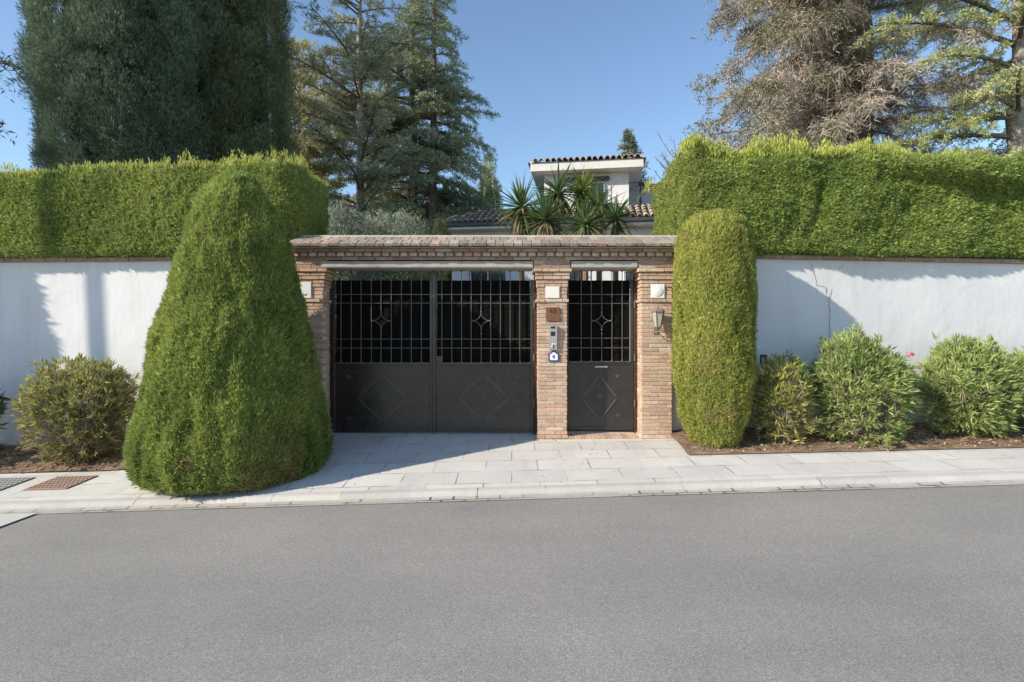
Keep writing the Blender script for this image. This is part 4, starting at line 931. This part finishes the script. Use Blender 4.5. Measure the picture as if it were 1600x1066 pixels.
# right side: large tree full of dry twigs, with a thick trunk
def dry_tree():
    cx, cy = PX(1335, 13.0), 13.0; H = 14.5; rd = random.Random(5)
    t = thing('dry_tree', 'huge thick-trunked tree full of tangled dry brown twigs above the right hedge', 'tree', (cx, cy, 0))
    mb = MB(); mb.tube([(cx,cy,-.3),(cx+.05,cy,2),(cx-.03,cy,5),(cx+.08,cy,8),(cx,cy,11),(cx-.1,cy,H)], [.55,.46,.40,.33,.22,.06], 14, (.22,.18,.15)); mb.build('trunk', M_bark, t, smooth=True)
    mb = MB(); TP = []; TD = []; GP = []; GD = []
    for i in range(260):
        z = 2.6+9.8*rd.random()**.9; az = rd.uniform(0, 2*math.pi)
        if rd.random() < .25: az = rd.uniform(math.pi*.9, math.pi*1.35)
        L = rd.uniform(1.6, 3.2)*(1.08 if z < 7 else .95)
        if math.cos(az) < -.5: L *= 1.22
        dx, dy = math.cos(az), math.sin(az); side = Vector((-dy, dx, 0)); path = [Vector((cx, cy, z))]; p = path[0].copy(); d = Vector((dx, dy, rd.uniform(-.1, .35))).normalized()
        for j in range(9):
            d = (d+Vector((rd.uniform(-.16, .16), rd.uniform(-.16, .16), rd.uniform(-.22, .09)))).normalized(); p = p+d*L/9; path.append(p.copy())
        g_ = rd.uniform(.75, 1.35); mb.tube(path, [.035*(1-.8*j/9)+.006 for j in range(10)], 5, (.33*g_,.275*g_,.22*g_), cap=False)
        for q in range(int(L*15)):
            u = .12+.88*rd.random(); jj = min(int(u*9), 8); b0 = path[jj].lerp(path[jj+1], u*9-jj); dv = (path[jj+1]-path[jj]).normalized()
            dv = (dv*.4+side*rd.uniform(-1, 1)+Vector((rd.uniform(-.3, .3), rd.uniform(-.3, .3), rd.uniform(-.9, .35)))).normalized(); tl = rd.uniform(.25, .8)
            e1 = b0+dv*tl*.5; e2 = e1+(dv+Vector((0,0,-.7))).normalized()*tl*.55
            mb.tube([b0, e1, e2], [.007, .005, .0025], 3, (.36*g_,.30*g_,.24*g_), cap=False)
            green = (u > .84 and math.cos(az) < -.55 and rd.random() < .85) or rd.random() < .035
            for w_ in range(8):
                pp = b0.lerp(e1, rd.random()) if rd.random() < .5 else e1.lerp(e2, rd.random())
                (GP if green else TP).append(tuple(pp)); (GD if green else TD).append(tuple(dv))
    mb.build('branches', M_twig, t)
    P = np.array(TP); D0 = np.array(TD); n = len(P); lf = LF()
    for j in range(6):
        D = D0*.35+rng.normal(size=(n, 3))*.8+np.array([0,0,-.3]); C = np.array([.46,.39,.325])*rng.uniform(.45, 1.35, (n, 1))
        lf.add(P+rng.normal(size=(n, 3))*.04, D, rng.uniform(.05, .22, n), rng.uniform(.007, .014, n), C)
    lf.build('dry_twigs', M_twig, t)
    P = np.array(GP); D0 = np.array(GD); n = len(P); lf = LF()
    for j in range(4):
        D = D0*.4+rng.normal(size=(n, 3))*.6+np.array([0,0,.3]); C = lerp(np.array([.20,.21,.12]), np.array([.33,.34,.20]), rng.uniform(0, 1, (n, 1)))*rng.uniform(.6, 1.3, (n, 1))
        lf.add(P+rng.normal(size=(n, 3))*.05, D, rng.uniform(.05, .12, n), rng.uniform(.018, .035, n), C)
    lf.build('green_leaves', M_leaf, t)
dry_tree()
EX = [(7.4,math.pi*1.02,3.4,.20,.22),(6.9,math.pi*1.06,2.7,.25,.20),(5.5,math.pi*.98,3.3,.16,.10),(4.9,math.pi*1.03,3.0,.18,.12),(4.3,math.pi*1.05,2.6,.12,.10),(5.9,math.pi*1.0,2.2,.02,.02),
      (7.9,math.pi*1.0,3.0,.1,.3),(6.0,math.pi*1.25,2.6,.2,.2),(4.6,math.pi*1.3,2.4,.15,.16),(7.5,math.pi*1.3,2.6,.2,.25),(5.1,math.pi*.95,3.1,.15,.08),(4.1,math.pi*.97,3.0,.1,.08)]
conifer('cedar with long pale yellow-green boughs at the right edge', PX(1592, 11.3), 11.3, 12.5, .27, 26, (.36,.40,.18), (.56,.59,.30), 98, rmax=2.8, zlow=4.2, droop=.2, rise=.25, tuft=.075, nt=34, kb=9, hang=.35, extra=EX, bark=M_bark2, twl=.34, dens=1.3)
# grey-green olive shrubs and dark undergrowth behind the gateway
def bush(label, cx, cy, rx, ry, z0, z1, n, c1, c2, seed, L=.09, wid=.22, name='garden_shrub', cat='shrub', group='shrubs behind the gateway'):
    t = thing(name, label, cat, (cx, cy, 0), 0, group)
    U = nrm(rng.normal(size=(n, 3))); r = rng.uniform(.15, 1, n)**.4
    P = np.array([cx, cy, (z0+z1)/2])+U*r[:, None]*np.array([rx, ry, (z1-z0)/2]); P = P+U*((fbm(P, .8, seed)-.5)*1.1)[:, None]
    C = lerp(np.array(c1), np.array(c2), np.clip((fbm(P, .7, seed+1)-.3)*2.4, 0, 1)[:, None])*rng.uniform(.6, 1.4, (n, 1)); lf = LF()
    for j in range(3): lf.add(P+rng.normal(size=(n, 3))*.03, U*.5+rng.normal(size=(n, 3))*.6+np.array([0,0,.4]), rng.uniform(.6, 1.3, n)*L, L*wid, C)
    lf.build('foliage', M_leaf, t)
    mb = MB(); rd = random.Random(seed)
    for k in range(9):
        a = rd.uniform(0, 6.28); mb.tube([(cx, cy, -.1), (cx+math.cos(a)*rx*.3, cy+math.sin(a)*ry*.3, z0*.5+.6), (cx+math.cos(a)*rx*.8, cy+math.sin(a)*ry*.8, lerp(z0, z1, .6))], [.05, .03, .01], 5, (.2,.17,.14))
    mb.build('stems', M_twig, t); return t
bush('silvery grey-green olive bush just behind the left end of the gateway', PX(525, 11), 11, 1.0, .8, 1.2, 3.95, 11000, (0.216,0.243,0.180), (0.396,0.423,0.324), 101, name='olive_tree', cat='tree')
bush('grey-green olive bush behind the gateway, under the cedar trunks', PX(612, 12), 12, 1.1, .8, 1.2, 3.9, 11000, (0.198,0.234,0.162), (0.360,0.396,0.288), 102, name='olive_tree', cat='tree')
bush('dark green undergrowth beside the low tiled roof', PX(722, 25.5), 25.5, 1.5, .9, 2.5, 7.6, 11000, (0.072,0.099,0.045), (0.144,0.162,0.081), 103, L=.13)
bush('leafy climber heaped at the left corner of the low roof', PX(686, 16.0), 16.0, .28, .4, 3.0, 4.8, 3000, (0.126,0.153,0.063), (0.252,0.270,0.126), 104)
bush('sunlit yellow-green shrub low behind the cedar trunks', PX(655, 14), 14, .7, .6, 1.5, 4.1, 3800, (0.216,0.234,0.090), (0.396,0.378,0.162), 105)
bush('broad dark shrub filling the ground behind the left leaf of the gate', -1.9, 9.6, 1.1, .7, .3, 2.55, 5200, (0.090,0.126,0.054), (0.180,0.216,0.090), 106)
bush('loose shrub behind the right leaf of the gate', .0, 10.4, 1.0, .6, .3, 2.5, 4200, (0.126,0.162,0.063), (0.270,0.288,0.108), 107)
for k, (px, Y, r, zt, lab) in enumerate([(470,26,3,8.2,'dense far trees seen between the cypress and the cedars'),(590,28,3.4,7.2,'dense far trees low behind the cedar trunks'),(720,30,2.6,8.4,'dense far trees beside the house roof')]):
    bush(lab, PX(px, Y), Y, r, 2, 1, zt, 8000, (0.108,0.135,0.072), (0.216,0.234,0.126), 110+k, L=.26, name='background_trees', cat='trees', group='far garden trees')
# ------------------------------------------------------------------ yuccas
def yucca(label, px, py, Y, R, n, c1, c2, seed, lean=0):
    cx, cz = PX(px, Y), PZ(py, Y); t = thing('yucca', label, 'yucca', (cx-lean, Y, 0), 0, 'yuccas behind the gateway')
    mb = MB(); mb.tube([(cx-lean, Y, -.1), (cx-lean*.6, Y, cz*.5), (cx, Y, cz)], [.07, .06, .05], 8, (.20,.155,.11)); mb.build('trunk', M_twig, t)
    V = []; fs = []; C = []; rd = random.Random(seed); mb = MB()
    for k in range(n):
        el = math.asin(rd.uniform(-.75, 1)) if rd.random() < .85 else -1.25; az = rd.uniform(0, 2*math.pi); L = R*rd.uniform(.75, 1.15); wd = rd.uniform(.035, .055)
        d = Vector((math.cos(el)*math.cos(az), math.cos(el)*math.sin(az), math.sin(el))); s_ = d.cross(Vector((0,0,1))); s_ = s_.normalized() if s_.length > .05 else Vector((1,0,0)); u = s_.cross(d)
        g_ = rd.uniform(.65, 1.3); f = rd.random(); c = tuple(lerp(c1[q], c2[q], f)*g_ for q in range(3))
        if (el < -.3 and rd.random() < .5) or el < -1.2: c = (.30*g_,.24*g_,.13*g_)
        sag = rd.uniform(0, .22)*L*math.cos(el); pts = []
        for j in range(5):
            v = j/4; q = Vector((cx, Y, cz+rd.uniform(-.001, .001)))+d*L*v+Vector((0,0,-sag*v*v)); ww = wd*(.55 if j == 0 else 1.0 if j < 3 else .62 if j == 3 else .05)
            pts.append((q-s_*ww/2+u*ww*.22, q, q+s_*ww/2+u*ww*.22))
        vs = [p for tr_ in pts for p in tr_]; fs = []
        for j in range(4):
            for e in (0, 1): fs.append((j*3+e, j*3+e+1, j*3+e+4, j*3+e+3))
        mb.add(vs, fs, c)
    mb.build('leaves', M_leaf, t)
ca, cb_ = (.10,.17,.06), (.20,.28,.11)
for k, (px, py, Y, R, n, c1, c2, lab) in enumerate([
    (815,325,11.0,.62,85,ca,cb_,'green yucca head at the left end of the yucca clump, over the low roof'),
    (872,303,11.6,.56,75,ca,cb_,'tall green yucca head before the left part of the white upper storey'),
    (910,300,11.8,.50,80,(.20,.25,.06),(.36,.38,.10),'tallest yellow-green yucca head before the grilled window'),
    (852,345,10.6,.58,75,ca,cb_,'low spreading yucca head between the two left yuccas'),
    (936,322,11.3,.50,65,ca,cb_,'green yucca head right of the yellow-green one'),
    (962,342,10.8,.46,65,ca,cb_,'small yucca head at the right end of the clump'),
    (915,352,10.4,.50,70,ca,cb_,'lowest yucca head just above the middle of the coping')]):
    yucca(lab, px, py, Y, R*1.22, int(n*1.9), c1, c2, 200+k)
# ------------------------------------------------------------------ house
hr = -math.radians(8.5); HO = Vector((1.06, 18.0, 0))
house = thing('white_house', 'white house with a tiled low roof and a small tiled upper storey behind the gateway', 'house', tuple(HO), hr)
HM = Matrix.LocRotScale(HO, house.rotation_euler, None)
def hb(mb, name, m, parent=house, smooth=False):
    o = mb.build(name, m, None, smooth); o.parent = parent; return o     # meshes in the house's own frame
def tcol():
    c = random.choice([(.44,.36,.29),(.52,.44,.36),(.38,.30,.24),(.56,.49,.41),(.46,.34,.26)]); g_ = random.uniform(.75, 1.15); return tuple(x*g_ for x in c)
def tiles(name, O, U, Vv, wid, length, parent=house, sp=.19, r=.075, tl=.36, clip=None):
    """barrel tiles: U across the roof, Vv up the slope"""
    O, U, Vv = Vector(O), Vector(U).normalized(), Vector(Vv).normalized(); N = U.cross(Vv).normalized(); mb = MB()
    nc = int(wid/sp); nr_ = max(1, int(math.ceil(length/tl)))
    a = O-N*.02; q_ = (length*.95 if clip else 0); mb.add([a, a+U*wid, a+U*(wid-q_)+Vv*length, a+U*q_+Vv*length], [(0,1,2,3)], (.3,.22,.17))
    for i in range(nc+1):
        for j in range(nr_):
            s0 = j*tl; s1 = min(s0+tl*1.08, length+.02)
            if clip and not clip(i*sp, (s0+s1)/2): continue
            c = tcol(); dd = random.uniform(-.012, .012); vs = []; n = 6
            for s_, rr, lift in ((s0, r*1.06, .03), (s1, r*.88, .008)):
                for k in range(n+1):
                    th = math.pi*k/n; vs.append(O+U*(i*sp+dd+math.cos(th)*rr)+N*(math.sin(th)*rr+lift)+Vv*(s_+dd))
            fs = [(k, k+1, n+1+k+1, n+1+k) for k in range(n)]
            mb.add(vs, fs, c)
            vs2 = [O+U*(i*sp+dd+math.cos(math.pi*k/n)*r*.80)+N*(math.sin(math.pi*k/n)*r*.80+.03)+Vv*(s0+dd) for k in range(n+1)]
            if j == 0: mb.add([vs[k] for k in range(n+1)]+vs2, [(k, n+1+k, n+2+k, k+1) for k in range(n)], tuple(x*1.1 for x in c))
    return hb(mb, name, M_tile, parent)
# upper storey
mb = MB(); mb.box(0, 2.75, 0, 4.2, 4.2, 6.66); hb(mb, 'upper_wall', M_wall)
mb = MB(); mb.box(-.40, 3.18, -.45, 4.6, 6.663, 6.945, b=.01); hb(mb, 'eaves', M_cream)
ro = tiles('upper_roof', (-.42,-.50,6.96), (1,0,0), (0,1,.20), 3.62, 1.85, clip=lambda a, b_: b_*.95 < a < 3.62-b_*.95)
tiles('roof_slope', (-.47,4.6,6.96), (0,-1,0), (1,0,.20), 5.0, 1.84, ro, clip=lambda a, b_: b_*.95 < a < 5.0-b_*.95)
tiles('roof_slope', (3.22,-.45,6.96), (0,1,0), (-1,0,.20), 5.0, 1.84, ro, clip=lambda a, b_: b_*.95 < a < 5.0-b_*.95)
for gx_ in (-.45, 3.22):
    mb = MB(); mb.tube([(gx_,-.47,6.93),(gx_,4.6,6.93)], .035, 8); hb(mb, 'roof_gutter', M_gutter)
def window(x0, x1, z0, z1, y, bars=7, rows=3, box=True):
    mb = MB(); mb.box(x0, x1, y-.02, y+.02, z0, z1); wn = hb(mb, 'window', M_glass)
    mb = MB(); f = .05
    mb.box(x0-f, x0, y-.035, y, z0-f, z1+f); mb.box(x1, x1+f, y-.035, y, z0-f, z1+f); mb.box(x0, x1, y-.034, y, z1, z1+f); mb.box(x0, x1, y-.034, y, z0-f, z0); mb.box((x0+x1)/2-.02, (x0+x1)/2+.02, y-.03, y-.021, z0, z1)
    hb(mb, 'frame', M_white, wn)
    mb = MB()
    for k in range(bars+1):
        x = lerp(x0-.03, x1+.03, k/bars); mb.box(x-.009, x+.009, y-.16, y-.142, z0-.1, z1+.1)
    for k in range(rows+1):
        z = lerp(z0-.06, z1+.06, k/rows); mb.box(x0-.05, x1+.05, y-.141, y-.125, z-.009, z+.009)
    for x in (x0-.05, x1+.05):
        for z in (z0-.05, z1+.05): mb.box(x-.01, x+.01, y-.141, y, z-.01, z+.01)
    hb(mb, 'grille', M_gutter, wn)
window(1.05, 1.95, 5.45, 6.32, 0)
mb = MB(); mb.box(.62, 2.12, -.13, -.002, 6.40, 6.52, b=.01); hb(mb, 'shutter_box', M_gutter)
# projecting side grille
mb = MB()
for k in range(5):
    x = 2.76+.10*k; mb.box(x-.009, x+.009, .05, .068, 5.45, 6.35)
for z in (5.47, 5.75, 6.05, 6.33): mb.box(2.752, 3.18, .069, .083, z-.01, z+.01)
for k in range(6):
    yy = .12+.15*k; mb.box(3.16, 3.178, yy, yy+.018, 5.45, 6.35)
hb(mb, 'side_grille', M_gutter)
# right wing further back
mb = MB(); mb.box(2.752, 7.0, 2.2, 6, 3, 6.05); mb.add([(2.76,2.2,6.05),(7,2.2,6.05),(7,2.2,6.2),(2.76,2.2,6.85),(2.76,6,6.05),(7,6,6.05),(7,6,6.2),(2.76,6,6.85)], [(0,1,2,3),(7,6,5,4),(3,2,6,7),(1,5,6,2)]); hb(mb, 'wing_wall', M_wall)
tiles('wing_roof', (7.1,2.05,6.22), (0,1,0), (-1,0,.153), 3.8, 4.2)
mb = MB(); mb.box(3.72, 4.15, 2.17, 2.197, 5.3, 6.0); hb(mb, 'window', M_glass)
# lower storey with its roof
mb = MB(); mb.box(-2.95, 7.5, -.70, 5, -.3, 4.72); hb(mb, 'lower_wall', M_wall)
mb = MB(); mb.box(-3.35, 7.6, -1.15, 5.3, 4.722, 4.87, b=.01); hb(mb, 'lower_eaves', M_cream)
mb = MB(); mb.box(-3.40, 7.62, -1.24, -1.152, 4.80, 4.92, b=.02); hb(mb, 'lower_gutter', M_gutter)
lr = tiles('lower_roof', (-3.40,-1.20,4.93), (1,0,0), (0,1.3,.60), 11.0, 1.62, sp=.2, clip=lambda a, b_: a > b_*.9 and a < 11-b_*.5)
tiles('hip_slope', (-3.42,5.3,4.93), (0,-1,0), (1,0,.46), 6.5, 1.5, lr, sp=.2, clip=lambda a, b_: a < 6.5-b_*.9)
for x0 in (-2.3, .2, 2.6):
    window(x0, x0+1.1, 2.9, 4.2, -.70)
mb = MB(); mb.box(4.6, 5.5, -.76, -.69, -.1, 2.2, b=.01); hb(mb, 'door', M_rust)
print('total tris approx', sum(len(o.data.polygons) for o in bpy.data.objects if o.type == 'MESH'))
